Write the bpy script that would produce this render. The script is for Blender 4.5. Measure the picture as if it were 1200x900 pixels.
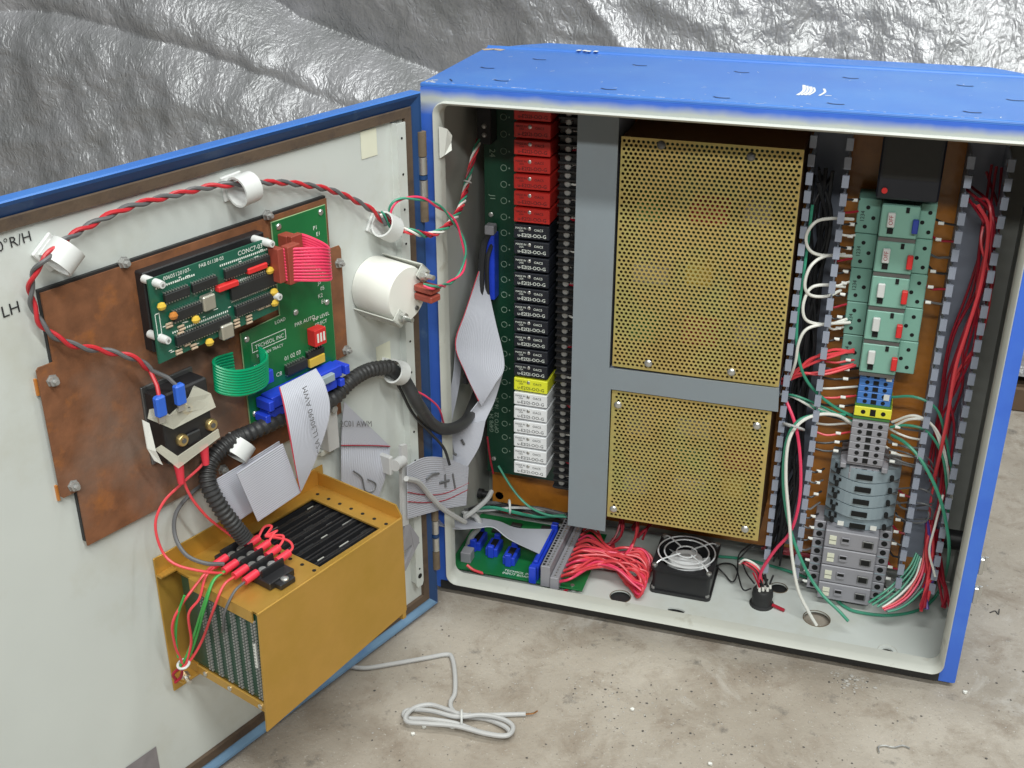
import bpy, bmesh, math, random
import numpy as np
from mathutils import Vector, Matrix, noise, geometry
R = math.radians
random.seed(7)
for o in list(bpy.data.objects): bpy.data.objects.remove(o)
S = bpy.context.scene
COL = S.collection

# ---------------------------------------------------------------- camera
cd = bpy.data.cameras.new('camera'); cam = bpy.data.objects.new('camera', cd); COL.objects.link(cam)
cam.location = (0.4546, -1.1319, 0.8692)
cam.rotation_euler = (1.1192, 0.0006, 0.3050)
cd.sensor_width = 36; cd.lens = 41.51; cd.clip_start = .02; cd.clip_end = 60
S.camera = cam

# ---------------------------------------------------------------- room light: ceiling strip lights and dim grey surroundings
w = bpy.data.worlds.new('World'); S.world = w; w.use_nodes = True
bg = w.node_tree.nodes['Background']; bg.inputs[0].default_value = (.86, .95, 1.0, 1); bg.inputs[1].default_value = .022
def strip_light(name, loc, target, sx, sy, power, col=(.97, 1, .965)):
    l = bpy.data.lights.new(name, 'AREA'); l.shape = 'RECTANGLE'; l.size = sx; l.size_y = sy; l.energy = power; l.color = col
    o = bpy.data.objects.new(name, l); COL.objects.link(o); o.location = loc
    d = Vector(target)-Vector(loc)
    z = -d.normalized(); x = Vector((1, 0, 0)); x = (x-z*x.dot(z)).normalized(); y = z.cross(x)
    o.rotation_euler = Matrix((x, y, z)).transposed().to_euler()
strip_light('ceiling_strip_light', (1.0, -1.32, 2.62), (.3, .0, .2), 2.4, .16, 62)
strip_light('ceiling_strip_light', (.9, -3.0, 2.56), (.3, .0, .2), 2.4, .16, 68)
strip_light('ceiling_strip_light', (.9, .12, 2.62), (.5, .5, .2), 2.4, .16, 30)

S.view_settings.view_transform = 'Standard'; S.view_settings.look = 'None'
S.view_settings.exposure = 0.0; S.view_settings.gamma = 1; S.view_settings.use_curve_mapping = False

# ---------------------------------------------------------------- helpers
TH = 1.2356; H0 = Vector((.0047, -.0234, 0))          # door swing and hinge line
MD = Matrix.Rotation(TH, 3, 'Z')
def door_to_world(p): return H0+MD@Vector(p)

MATS = {}
def mat(name, col, rough=.5, metal=0., var=.1, vs=60., bump=0., bs=250., rv=.08, col2=None, v2=(.5, .7), s2=12., coat=0., spec=.5, trans=0., dist=.0008, detail=6):
    """principled surface with colour mottling, a second tone in patches and fine relief"""
    m = bpy.data.materials.new(name); m.use_nodes = True; nt = m.node_tree; N = nt.nodes; L = nt.links
    b = N['Principled BSDF']
    tc = N.new('ShaderNodeTexCoord')
    n1 = N.new('ShaderNodeTexNoise'); n1.inputs['Scale'].default_value = vs; n1.inputs['Detail'].default_value = detail; L.new(tc.outputs['Object'], n1.inputs['Vector'])
    mx = N.new('ShaderNodeMix'); mx.data_type = 'RGBA'
    c = Vector(col)
    mx.inputs[6].default_value = (*(c*(1-var)), 1); mx.inputs[7].default_value = (*[min(1, v*(1+var)) for v in c], 1)
    L.new(n1.outputs['Fac'], mx.inputs[0]); out = mx.outputs[2]
    if col2:
        n2 = N.new('ShaderNodeTexNoise'); n2.inputs['Scale'].default_value = s2; n2.inputs['Detail'].default_value = 8; n2.inputs['Roughness'].default_value = .65; L.new(tc.outputs['Object'], n2.inputs['Vector'])
        rp = N.new('ShaderNodeMapRange'); rp.inputs[1].default_value = v2[0]; rp.inputs[2].default_value = v2[1]; L.new(n2.outputs['Fac'], rp.inputs[0])
        m2 = N.new('ShaderNodeMix'); m2.data_type = 'RGBA'; L.new(rp.outputs[0], m2.inputs[0]); L.new(out, m2.inputs[6]); m2.inputs[7].default_value = (*col2, 1); out = m2.outputs[2]
    L.new(out, b.inputs['Base Color'])
    mr = N.new('ShaderNodeMapRange'); mr.inputs[3].default_value = max(.03, rough-rv); mr.inputs[4].default_value = min(1, rough+rv); L.new(n1.outputs['Fac'], mr.inputs[0]); L.new(mr.outputs[0], b.inputs['Roughness'])
    b.inputs['Metallic'].default_value = metal
    b.inputs['Specular IOR Level'].default_value = spec
    if coat: b.inputs['Coat Weight'].default_value = coat
    if trans: b.inputs['Transmission Weight'].default_value = trans; b.inputs['IOR'].default_value = 1.35
    if bump:
        nb = N.new('ShaderNodeTexNoise'); nb.inputs['Scale'].default_value = bs; nb.inputs['Detail'].default_value = 5; L.new(tc.outputs['Object'], nb.inputs['Vector'])
        bp = N.new('ShaderNodeBump'); bp.inputs['Strength'].default_value = bump; bp.inputs['Distance'].default_value = dist; L.new(nb.outputs['Fac'], bp.inputs['Height']); L.new(bp.outputs[0], b.inputs['Normal'])
    MATS[name] = m
    return m
mat('blue_paint', (.055, .185, .58), .40, var=.10, vs=9, col2=(.10, .27, .64), v2=(.45, .8), s2=4, bump=.10, bs=240)
mat('blue_worn', (.012, .025, .09), .5, var=.25, vs=30)
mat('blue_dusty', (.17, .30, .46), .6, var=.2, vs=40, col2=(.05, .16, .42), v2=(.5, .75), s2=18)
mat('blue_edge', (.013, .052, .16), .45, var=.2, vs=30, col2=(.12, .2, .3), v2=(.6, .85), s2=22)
mat('cream', (.60, .63, .605), .5, var=.05, vs=14, col2=(.50, .50, .43), v2=(.52, .85), s2=9, bump=.08, bs=160)
mat('cream_lip', (.55, .56, .515), .5, var=.08, vs=30, col2=(.36, .34, .28), v2=(.60, .78), s2=34)
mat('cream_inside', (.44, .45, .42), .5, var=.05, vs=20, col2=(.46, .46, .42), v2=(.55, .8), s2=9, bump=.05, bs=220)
mat('gasket', (.11, .075, .05), .85, var=.4, vs=60, col2=(.05, .035, .03), s2=30, bump=.4, bs=300)
mat('grime', (.16, .12, .08), .8, var=.4, vs=80)
mat('zinc', (.62, .62, .6), .35, .85, var=.1, vs=90)
mat('dull_zinc', (.42, .42, .41), .5, .6, var=.15, vs=90)
mat('dark_steel', (.18, .18, .18), .45, .7, var=.2, vs=90)
mat('brass', (.6, .45, .2), .35, .9, var=.15, vs=90)
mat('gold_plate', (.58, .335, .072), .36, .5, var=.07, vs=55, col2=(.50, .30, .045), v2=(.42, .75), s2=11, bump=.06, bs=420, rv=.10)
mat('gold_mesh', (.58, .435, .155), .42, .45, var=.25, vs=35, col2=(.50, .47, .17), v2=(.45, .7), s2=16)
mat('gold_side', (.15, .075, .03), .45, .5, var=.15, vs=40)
mat('grey_lid', (.235, .27, .30), .5, var=.04, vs=20, col2=(.22, .24, .26), v2=(.5, .8), s2=10)
mat('duct_grey', (.30, .33, .41), .5, var=.08, vs=40)
mat('amber_panel', (.56, .205, .026), .35, var=.16, vs=10, col2=(.27, .085, .014), v2=(.52, .76), s2=11, coat=.3)
mat('pcb_green', (.010, .16, .045), .38, var=.2, vs=30, coat=.25)
mat('pcb_dark', (.006, .05, .026), .4, var=.25, vs=30, coat=.25)
mat('pcb_teal', (.008, .105, .065), .38, var=.25, vs=50, coat=.25)
mat('pcb_edge', (.25, .4, .2), .6)
mat('silk', (.8, .84, .78), .7)
mat('silk_dim', (.3, .42, .33), .7)
mat('black_plastic', (.018, .018, .02), .42, var=.2, vs=50)
mat('black_rubber', (.022, .022, .023), .6, var=.25, vs=40)
mat('loom_black', (.035, .035, .036), .45, var=.3, vs=30, col2=(.09, .09, .085), v2=(.6, .8), s2=60)
mat('dark_hole', (.006, .006, .006), .9)
mat('mod_red', (.58, .028, .022), .42, var=.1, vs=60)
mat('mod_black', (.013, .015, .022), .42, var=.2, vs=60)
mat('mod_yellow', (.78, .80, .04), .42, var=.05, vs=60)
mat('mod_white', (.80, .81, .83), .42, var=.03, vs=60)
mat('ink', (.02, .02, .022), .8)
mat('white_plastic', (.66, .67, .66), .4, var=.05, vs=30)
mat('ivory_plastic', (.82, .815, .76), .38, var=.03, vs=20)
mat('grey_plastic', (.30, .295, .325), .45, var=.06, vs=40)
mat('bluegrey_plastic', (.30, .37, .41), .45, var=.06, vs=40)
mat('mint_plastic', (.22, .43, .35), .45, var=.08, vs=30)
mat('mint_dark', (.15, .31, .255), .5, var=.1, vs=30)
mat('term_blue', (.06, .2, .56), .45, var=.1, vs=40)
mat('conn_blue', (.02, .06, .62), .38, var=.12, vs=60)
mat('spade_blue', (.03, .13, .62), .4, var=.1, vs=60)
mat('sig_yellow', (.8, .76, .05), .45)
mat('term_green', (.06, .2, .05), .5)
mat('sig_red', (.68, .03, .03), .4)
mat('flag_blue', (.03, .06, .36), .45)
mat('wire_red', (.74, .065, .08), .38, var=.12, vs=40)
mat('wire_red_dark', (.36, .012, .03), .42, var=.15, vs=40)
mat('pair_red', (.52, .025, .035), .38, var=.12, vs=40)
mat('wire_pink', (.80, .05, .13), .38, var=.08, vs=40)
mat('wire_green', (.05, .30, .19), .4, var=.12, vs=40)
mat('wire_green2', (.05, .36, .07), .4, var=.12, vs=40)
mat('jumper_green', (.0, .30, .13), .35, var=.1, vs=40)
mat('wire_white', (.78, .77, .72), .42, var=.08, vs=40)
mat('wire_grey', (.12, .12, .125), .45, var=.2, vs=30)
mat('wire_black', (.02, .02, .022), .4, var=.25, vs=30)
mat('wire_purple', (.09, .05, .3), .4)
mat('cord_grey', (.48, .48, .48), .5, var=.1, vs=60, col2=(.36, .35, .34), v2=(.6, .8), s2=60)
mat('copper', (.7, .32, .12), .35, .9)
mat('brown_conn', (.30, .055, .035), .5, var=.2, vs=60)
mat('red_sleeve', (.75, .04, .07), .4, var=.1)
mat('chip', (.02, .021, .022), .45, var=.3, vs=80)
mat('cap_yellow', (.72, .48, .06), .4)
mat('cap_orange', (.55, .2, .04), .4)
mat('res_tan', (.55, .42, .3), .5)
mat('crystal', (.55, .53, .45), .35, .7)
mat('clear_plastic', (.80, .78, .66), .15, var=.03, spec=.6).node_tree.nodes['Principled BSDF'].inputs['Alpha'].default_value = .42
mat('paper', (.80, .80, .76), .8, var=.03)
mat('paper_cream', (.74, .74, .6), .8, var=.04)
mat('tape', (.66, .66, .62), .6)
mat('pad_grey', (.24, .22, .23), .9, var=.3, vs=90)
mat('wood', (.12, .075, .045), .8, var=.4, vs=25)
mat('stone', (.42, .40, .37), .8, var=.35, vs=300)
mat('debris_dark', (.08, .075, .07), .8, var=.4, vs=200)
mat('fan_metal', (.86, .87, .88), .30, .25, var=.1, vs=60)
mat('card_edge', (.5, .5, .46), .5, .3)

def rust_mat():
    m = mat('rust', (.205, .082, .036), .72, var=.5, vs=70, col2=(.36, .125, .028), v2=(.54, .80), s2=42, bump=.35, bs=260)
    nt = m.node_tree; N = nt.nodes; L = nt.links; b = N['Principled BSDF']
    src = b.inputs['Base Color'].links[0].from_socket
    tc = [n for n in N if n.type == 'TEX_COORD'][0]
    # bare scoured steel in an irregular patch round the relay
    mp = N.new('ShaderNodeMapping'); mp.inputs['Location'].default_value = (.045, 0, -.072); L.new(tc.outputs['Object'], mp.inputs[0])
    ns = N.new('ShaderNodeTexNoise'); ns.inputs['Scale'].default_value = 22; ns.inputs['Detail'].default_value = 7; L.new(tc.outputs['Object'], ns.inputs[0])
    ln = N.new('ShaderNodeVectorMath'); ln.operation = 'LENGTH'; sc = N.new('ShaderNodeVectorMath'); sc.operation = 'MULTIPLY'; sc.inputs[1].default_value = (1/.10, 0, 1/.08)
    L.new(mp.outputs[0], sc.inputs[0]); L.new(sc.outputs[0], ln.inputs[0])
    ad = N.new('ShaderNodeMath'); ad.operation = 'ADD'; mu = N.new('ShaderNodeMath'); mu.operation = 'MULTIPLY_ADD'; mu.inputs[1].default_value = 2.6; mu.inputs[2].default_value = -1.3
    L.new(ns.outputs['Fac'], mu.inputs[0]); L.new(mu.outputs[0], ad.inputs[0]); L.new(ln.outputs['Value'], ad.inputs[1])
    mr = N.new('ShaderNodeMapRange'); mr.inputs[1].default_value = .25; mr.inputs[2].default_value = 1.25; mr.inputs[3].default_value = .55; mr.inputs[4].default_value = 0; L.new(ad.outputs[0], mr.inputs[0])
    mx = N.new('ShaderNodeMix'); mx.data_type = 'RGBA'; L.new(mr.outputs[0], mx.inputs[0]); L.new(src, mx.inputs[6]); mx.inputs[7].default_value = (.19, .165, .145, 1)
    L.new(mx.outputs[2], b.inputs['Base Color'])
rust_mat()

def ribbon_mat(name, stripe):
    m = mat(name, (.48, .49, .555), .5, var=.05, vs=25); nt = m.node_tree; N = nt.nodes; L = nt.links; b = N['Principled BSDF']
    src = b.inputs['Base Color'].links[0].from_socket
    uv = N.new('ShaderNodeUVMap'); sx = N.new('ShaderNodeSeparateXYZ'); L.new(uv.outputs[0], sx.inputs[0])
    if stripe:
        lt = N.new('ShaderNodeMath'); lt.operation = 'LESS_THAN'; lt.inputs[1].default_value = .020; L.new(sx.outputs[0], lt.inputs[0])
        mx = N.new('ShaderNodeMix'); mx.data_type = 'RGBA'; L.new(lt.outputs[0], mx.inputs[0]); L.new(src, mx.inputs[6]); mx.inputs[7].default_value = (.55, .05, .08, 1); L.new(mx.outputs[2], b.inputs['Base Color'])
    mu = N.new('ShaderNodeMath'); mu.operation = 'MULTIPLY'; mu.inputs[1].default_value = 2*math.pi*26; L.new(sx.outputs[0], mu.inputs[0])
    sn = N.new('ShaderNodeMath'); sn.operation = 'SINE'; L.new(mu.outputs[0], sn.inputs[0])
    base_ = b.inputs['Base Color'].links[0].from_socket; gm = N.new('ShaderNodeMapRange'); gm.inputs[1].default_value = -1; gm.inputs[2].default_value = -.2; gm.inputs[3].default_value = .10; gm.inputs[4].default_value = 0; L.new(sn.outputs[0], gm.inputs[0])
    mg = N.new('ShaderNodeMix'); mg.data_type = 'RGBA'; L.new(gm.outputs[0], mg.inputs[0]); L.new(base_, mg.inputs[6]); mg.inputs[7].default_value = (.25, .25, .29, 1); L.new(mg.outputs[2], b.inputs['Base Color'])
    bp = N.new('ShaderNodeBump'); bp.inputs['Strength'].default_value = .35; bp.inputs['Distance'].default_value = .0006; L.new(sn.outputs[0], bp.inputs['Height']); L.new(bp.outputs[0], b.inputs['Normal'])
ribbon_mat('ribbon', False); ribbon_mat('ribbon_striped', True)

class MB:
    """collects shapes in frame coordinates and links them as one mesh object"""
    def __init__(s): s.v = []; s.f = []; s.m = []; s.uv = None; s.mi = 0
    def face(s, idx): s.f.append(tuple(idx)); s.m.append(s.mi)
    def box(s, x0, x1, y0, y1, z0, z1, c=0.):
        xs = (min(x0, x1), max(x0, x1)); ys = (min(y0, y1), max(y0, y1)); zs = (min(z0, z1), max(z0, z1)); b = len(s.v)
        if not c:
            for x in xs:
                for y in ys:
                    for z in zs: s.v.append(Vector((x, y, z)))
            for q in ((0, 1, 3, 2), (4, 6, 7, 5), (0, 4, 5, 1), (2, 3, 7, 6), (0, 2, 6, 4), (1, 5, 7, 3)): s.face([b+i for i in q])
            return s
        bm = bmesh.new(); r = bmesh.ops.create_cube(bm, size=1)
        for v in bm.verts: v.co = Vector((xs[0]+(v.co.x+.5)*(xs[1]-xs[0]), ys[0]+(v.co.y+.5)*(ys[1]-ys[0]), zs[0]+(v.co.z+.5)*(zs[1]-zs[0])))
        bmesh.ops.bevel(bm, geom=bm.edges[:], offset=c, segments=1, affect='EDGES')
        s.addbm(bm); return s
    def addbm(s, bm):
        b = len(s.v); bm.verts.index_update()
        for v in bm.verts: s.v.append(v.co.copy())
        for f in bm.faces: s.face([b+v.index for v in f.verts])
        bm.free()
    def quad(s, *p):
        b = len(s.v); s.v += [Vector(q) for q in p]; s.face(range(b, b+len(p))); return s
    def slab(s, pts, d):
        """polygon given as points, thickened by vector d"""
        b = len(s.v); n = len(pts); d = Vector(d)
        s.v += [Vector(p) for p in pts]+[Vector(p)+d for p in pts]
        s.face(range(b, b+n)); s.face(range(b+2*n-1, b+n-1, -1))
        for i in range(n): s.face((b+i, b+(i+1) % n, b+n+(i+1) % n, b+n+i))
        return s
    def cyl(s, p0, p1, r, n=12, r1=None, caps=True):
        p0 = Vector(p0); p1 = Vector(p1); r1 = r if r1 is None else r1
        d = (p1-p0).normalized(); a = d.orthogonal().normalized(); e = d.cross(a); b = len(s.v)
        for P, q in ((p0, r), (p1, r1)):
            for i in range(n):
                t = 2*math.pi*i/n; s.v.append(P+(a*math.cos(t)+e*math.sin(t))*q)
        for i in range(n): s.face((b+i, b+(i+1) % n, b+n+(i+1) % n, b+n+i))
        if caps: s.face(range(b+n-1, b-1, -1)); s.face(range(b+n, b+2*n))
        return s
    def lathe(s, p0, ax, prof, n=16):
        """profile of (distance along axis, radius)"""
        p0 = Vector(p0); d = Vector(ax).normalized(); a = d.orthogonal().normalized(); e = d.cross(a); b = len(s.v)
        for h, r in prof:
            for i in range(n):
                t = 2*math.pi*i/n; s.v.append(p0+d*h+(a*math.cos(t)+e*math.sin(t))*max(r, 1e-5))
        for k in range(len(prof)-1):
            for i in range(n): s.face((b+k*n+i, b+k*n+(i+1) % n, b+(k+1)*n+(i+1) % n, b+(k+1)*n+i))
        s.face(range(b+n-1, b-1, -1)); e2 = b+(len(prof)-1)*n; s.face(range(e2, e2+n))
        return s
    def tube(s, pts, r, n=7, sub=6, smooth=True, radf=None, closed=False):
        P = crom(pts, sub) if smooth else [Vector(p) for p in pts]
        if closed: P = P[:-1] if (P[0]-P[-1]).length < 1e-6 else P
        m = len(P); b = len(s.v); up = None
        for i in range(m):
            t = (P[(i+1) % m]-P[i-1]) if closed else (P[min(i+1, m-1)]-P[max(i-1, 0)])
            t = t.normalized() if t.length > 1e-9 else Vector((1, 0, 0))
            if up is None: up = t.orthogonal().normalized()
            up = (up-t*up.dot(t)); up = up.normalized() if up.length > 1e-6 else t.orthogonal().normalized()
            e = t.cross(up); q = r if radf is None else r*radf(i, m)
            for k in range(n):
                a = 2*math.pi*k/n; s.v.append(P[i]+(up*math.cos(a)+e*math.sin(a))*q)
        for i in range(m if closed else m-1):
            j = (i+1) % m
            for k in range(n): s.face((b+i*n+k, b+i*n+(k+1) % n, b+j*n+(k+1) % n, b+j*n+k))
        if not closed: s.face(range(b+n-1, b-1, -1)); s.face(range(b+(m-1)*n, b+m*n))
        return s
    def ring(s, c, ax, R_, r, n=28, k=6):
        c = Vector(c); d = Vector(ax).normalized(); a = d.orthogonal().normalized(); e = d.cross(a)
        return s.tube([c+(a*math.cos(2*math.pi*i/n)+e*math.sin(2*math.pi*i/n))*R_ for i in range(n)], r, n=k, smooth=False, closed=True)
    def ball(s, c, r, sc=(1, 1, 1), n=8):
        c = Vector(c); b = len(s.v); m = n//2+1
        for i in range(m):
            t = math.pi*i/(m-1)
            for k in range(n):
                a = 2*math.pi*k/n; s.v.append(c+Vector((sc[0]*math.sin(t)*math.cos(a), sc[1]*math.sin(t)*math.sin(a), sc[2]*math.cos(t)))*r)
        for i in range(m-1):
            for k in range(n): s.face((b+i*n+k, b+i*n+(k+1) % n, b+(i+1)*n+(k+1) % n, b+(i+1)*n+k))
        return s
    def text(s, body, o, ux, uy, size, lift=(0, 0, 0)):
        vs, fs = text_shape(body); b = len(s.v); o = Vector(o)+Vector(lift); ux = Vector(ux); uy = Vector(uy)
        for x, y in vs: s.v.append(o+ux*(x*size)+uy*(y*size))
        for f in fs: s.face([b+i for i in f])
        return s
    def mesh(s, name, mats, org=(0, 0, 0), smooth=False, weld=False):
        me = bpy.data.meshes.new(name); o = Vector(org)
        me.from_pydata([tuple(v-o) for v in s.v], [], s.f)
        for q in (mats if isinstance(mats, (list, tuple)) else [mats]): me.materials.append(MATS[q])
        me.polygons.foreach_set('material_index', s.m)
        if s.uv:
            l = me.uv_layers.new(name='UVMap')
            for p in me.polygons:
                for li in p.loop_indices: l.data[li].uv = s.uv[me.loops[li].vertex_index]
        bm = bmesh.new(); bm.from_mesh(me)
        if weld: bmesh.ops.remove_doubles(bm, verts=bm.verts, dist=1e-6)
        bmesh.ops.recalc_face_normals(bm, faces=bm.faces); bm.to_mesh(me); bm.free()
        if smooth:
            me.polygons.foreach_set('use_smooth', [True]*len(me.polygons))
            me.set_sharp_from_angle(angle=R(38))
        return me
    def build(s, name, mats, parent=None, smooth=False, kind=None, label=None):
        org = (0, 0, 0)
        if parent is not None: org = ORG.get(parent.name, (0, 0, 0))
        o = bpy.data.objects.new(name, s.mesh(name, mats, org, smooth)); COL.objects.link(o)
        if parent is not None: o.parent = parent; ORG[o.name] = org
        if kind: o['kind'] = kind
        if label: o['label'] = label
        return o
ORG = {}
def crom(pts, sub):
    P = [Vector(p) for p in pts]
    if len(P) < 3: return P if len(P) < 2 else [P[0].lerp(P[1], i/3) for i in range(4)]
    Q = [P[0]*2-P[1]]+P+[P[-1]*2-P[-2]]; out = []
    for i in range(1, len(Q)-2):
        a, b, c, d = Q[i-1], Q[i], Q[i+1], Q[i+2]
        for k in range(sub):
            t = k/sub; out.append(.5*((2*b)+(c-a)*t+(2*a-5*b+4*c-d)*t*t+(3*b-a-3*c+d)*t**3))
    out.append(P[-1]); return out
_T = {}
def text_shape(body):
    if body not in _T:
        cu = bpy.data.curves.new('t', 'FONT'); cu.body = body; cu.resolution_u = 2; cu.align_x = 'CENTER'; cu.align_y = 'CENTER'; cu.size = 1
        ob = bpy.data.objects.new('t', cu); COL.objects.link(ob); dg = bpy.context.evaluated_depsgraph_get(); dg.update()
        me = bpy.data.meshes.new_from_object(ob.evaluated_get(dg))
        _T[body] = ([(v.co.x, v.co.y) for v in me.vertices], [tuple(p.vertices) for p in me.polygons])
        bpy.data.objects.remove(ob); bpy.data.curves.remove(cu); bpy.data.meshes.remove(me)
    return _T[body]
def thing(name, label, cat, loc=(0, 0, 0), fr='w', group=None):
    o = bpy.data.objects.new(name, None); COL.objects.link(o); o.empty_display_size = .01
    if fr == 'd': o.location = door_to_world(loc); o.rotation_euler = (0, 0, TH)
    else: o.location = loc
    ORG[o.name] = Vector(loc); o['label'] = label; o['category'] = cat
    if group: o['group'] = group
    return o
def solo(mb, name, m, label, cat, loc=(0, 0, 0), fr='w', group=None, smooth=False):
    """a thing that is one mesh"""
    o = bpy.data.objects.new(name, mb.mesh(name, m, loc, smooth)); COL.objects.link(o)
    if fr == 'd': o.location = door_to_world(loc); o.rotation_euler = (0, 0, TH)
    else: o.location = loc
    ORG[o.name] = Vector(loc); o['label'] = label; o['category'] = cat
    if group: o['group'] = group
    return o
def put(me, name, parent, loc):
    """one more copy of a shared piece, as a part of parent, at frame position loc"""
    o = bpy.data.objects.new(name, me); COL.objects.link(o); o.parent = parent; o.location = Vector(loc)-Vector(ORG[parent.name]); ORG[o.name] = ORG[parent.name]; return o
def sub(me, name, part, loc):
    o = bpy.data.objects.new(name, me); COL.objects.link(o); o.parent = part; o.location = loc; return o
def wire(name, label, m, pts, r=.0013, fr='w', group=None, cat='wire', sub_=6, n=7):
    return solo(MB().tube(pts, r*.92, n=n, sub=sub_), name, m, label, cat, pts[0], fr, group, True)
def bundle(name, label, cat, strands, fr='w', part='wire', group=None):
    t = thing(name, label, cat, strands[0][1][0], fr, group)
    for m, pts, r in strands: MB().tube(pts, r*.9, n=6, sub=6).build(part, m, t, True)
    return t
def jitter(path, sp, z=None):
    out = []
    for p in path:
        out.append(tuple(Vector(p)+Vector((random.uniform(-sp, sp), random.uniform(-sp, sp), random.uniform(-sp, sp)))))
    return out
def rrect(x0, x1, z0, z1, r, y, n=6):
    out = []
    for cx, cz, a0 in ((x1-r, z1-r, 0), (x0+r, z1-r, 90), (x0+r, z0+r, 180), (x1-r, z0+r, 270)):
        for i in range(n+1):
            a = R(a0+90*i/n); out.append(Vector((cx+r*math.cos(a), y, cz+r*math.sin(a))))
    return out
def loft(mb, loops, closed=True):
    b = len(mb.v); n = len(loops[0])
    for l in loops: mb.v += l
    for k in range(len(loops)-1):
        for i in range(n): mb.face((b+k*n+i, b+k*n+(i+1) % n, b+(k+1)*n+(i+1) % n, b+(k+1)*n+i))
    return mb
def plate_holes(outer, holes):
    """2-D polygon with polygon holes -> verts, triangles"""
    V = []; E = []
    for lp in [outer]+holes:
        b = len(V); V += [Vector(p) for p in lp]; E += [(b+i, b+(i+1) % len(lp)) for i in range(len(lp))]
    v, e, f, *_ = geometry.delaunay_2d_cdt(V, E, [], 1, 1e-7)
    def inside(p, lp):
        c = False
        for i in range(len(lp)):
            a, b = lp[i], lp[i-1]
            if (a[1] > p[1]) != (b[1] > p[1]) and p[0] < (b[0]-a[0])*(p[1]-a[1])/(b[1]-a[1])+a[0]: c = not c
        return c
    F = []
    for t in f:
        q = sum((v[i] for i in t), Vector((0, 0)))/len(t)
        if not any(inside(q, h) for h in holes): F.append(t)
    return v, F
def circle(cx, cy, r, n=20, sx=1.): return [(cx+r*sx*math.cos(2*math.pi*i/n), cy+r*math.sin(2*math.pi*i/n)) for i in range(n)]

# ================================================================ the setting: concrete floor and tarpaulin
GZ = -.008
def concrete():
    m = bpy.data.materials.new('concrete'); m.use_nodes = True; nt = m.node_tree; N = nt.nodes; L = nt.links; b = N['Principled BSDF']
    tc = N.new('ShaderNodeTexCoord')
    def nz(sc, det, ro=.6, dis=0):
        n = N.new('ShaderNodeTexNoise'); n.inputs['Scale'].default_value = sc; n.inputs['Detail'].default_value = det; n.inputs['Roughness'].default_value = ro; n.inputs['Distortion'].default_value = dis
        L.new(tc.outputs['Object'], n.inputs[0]); return n.outputs['Fac']
    def mapr(s, a, c, lo=0, hi=1):
        r = N.new('ShaderNodeMapRange'); r.inputs[1].default_value = a; r.inputs[2].default_value = c; r.inputs[3].default_value = lo; r.inputs[4].default_value = hi; L.new(s, r.inputs[0]); return r.outputs[0]
    def mix(f, a, c):
        x = N.new('ShaderNodeMix'); x.data_type = 'RGBA'; L.new(f, x.inputs[0])
        for i, q in ((6, a), (7, c)):
            if isinstance(q, tuple): x.inputs[i].default_value = (*q, 1)
            else: L.new(q, x.inputs[i])
        return x.outputs[2]
    c = mix(mapr(nz(5, 9, .62), .35, .66), (.305, .262, .215), (.44, .395, .34))
    c = mix(mapr(nz(16, 8, .7, .4), .50, .68, 0, .8), c, (.245, .198, .155))
    c = mix(mapr(nz(8, 10, .72, .8), .60, .70, 0, .65), c, (.51, .48, .44))
    c = mix(mapr(nz(26, 7, .7), .60, .72, 0, .75), c, (.13, .12, .11))
    c = mix(mapr(nz(240, 3), .64, .72, 0, .6), c, (.13, .11, .095))
    c = mix(mapr(nz(310, 2), .66, .74, 0, .55), c, (.58, .56, .52))
    L.new(c, b.inputs['Base Color']); b.inputs['Roughness'].default_value = .78; b.inputs['Specular IOR Level'].default_value = .3
    ad = N.new('ShaderNodeMath'); ad.operation = 'MULTIPLY_ADD'; ad.inputs[1].default_value = .25; L.new(nz(300, 4), ad.inputs[0]); L.new(nz(30, 9, .7), ad.inputs[2])
    bp = N.new('ShaderNodeBump'); bp.inputs['Strength'].default_value = .6; bp.inputs['Distance'].default_value = .004; L.new(ad.outputs[0], bp.inputs['Height']); L.new(bp.outputs[0], b.inputs['Normal'])
    MATS['concrete'] = m
concrete()
mb = MB()
nx = 60
for i in range(nx+1):
    for j in range(nx+1):
        x = -4+8*i/nx; y = -4+8*j/nx; mb.v.append(Vector((x, y, GZ)))
for i in range(nx):
    for j in range(nx): mb.face((i*(nx+1)+j, (i+1)*(nx+1)+j, (i+1)*(nx+1)+j+1, i*(nx+1)+j+1))
o = mb.build('concrete_floor', 'concrete'); o['kind'] = 'structure'

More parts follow.
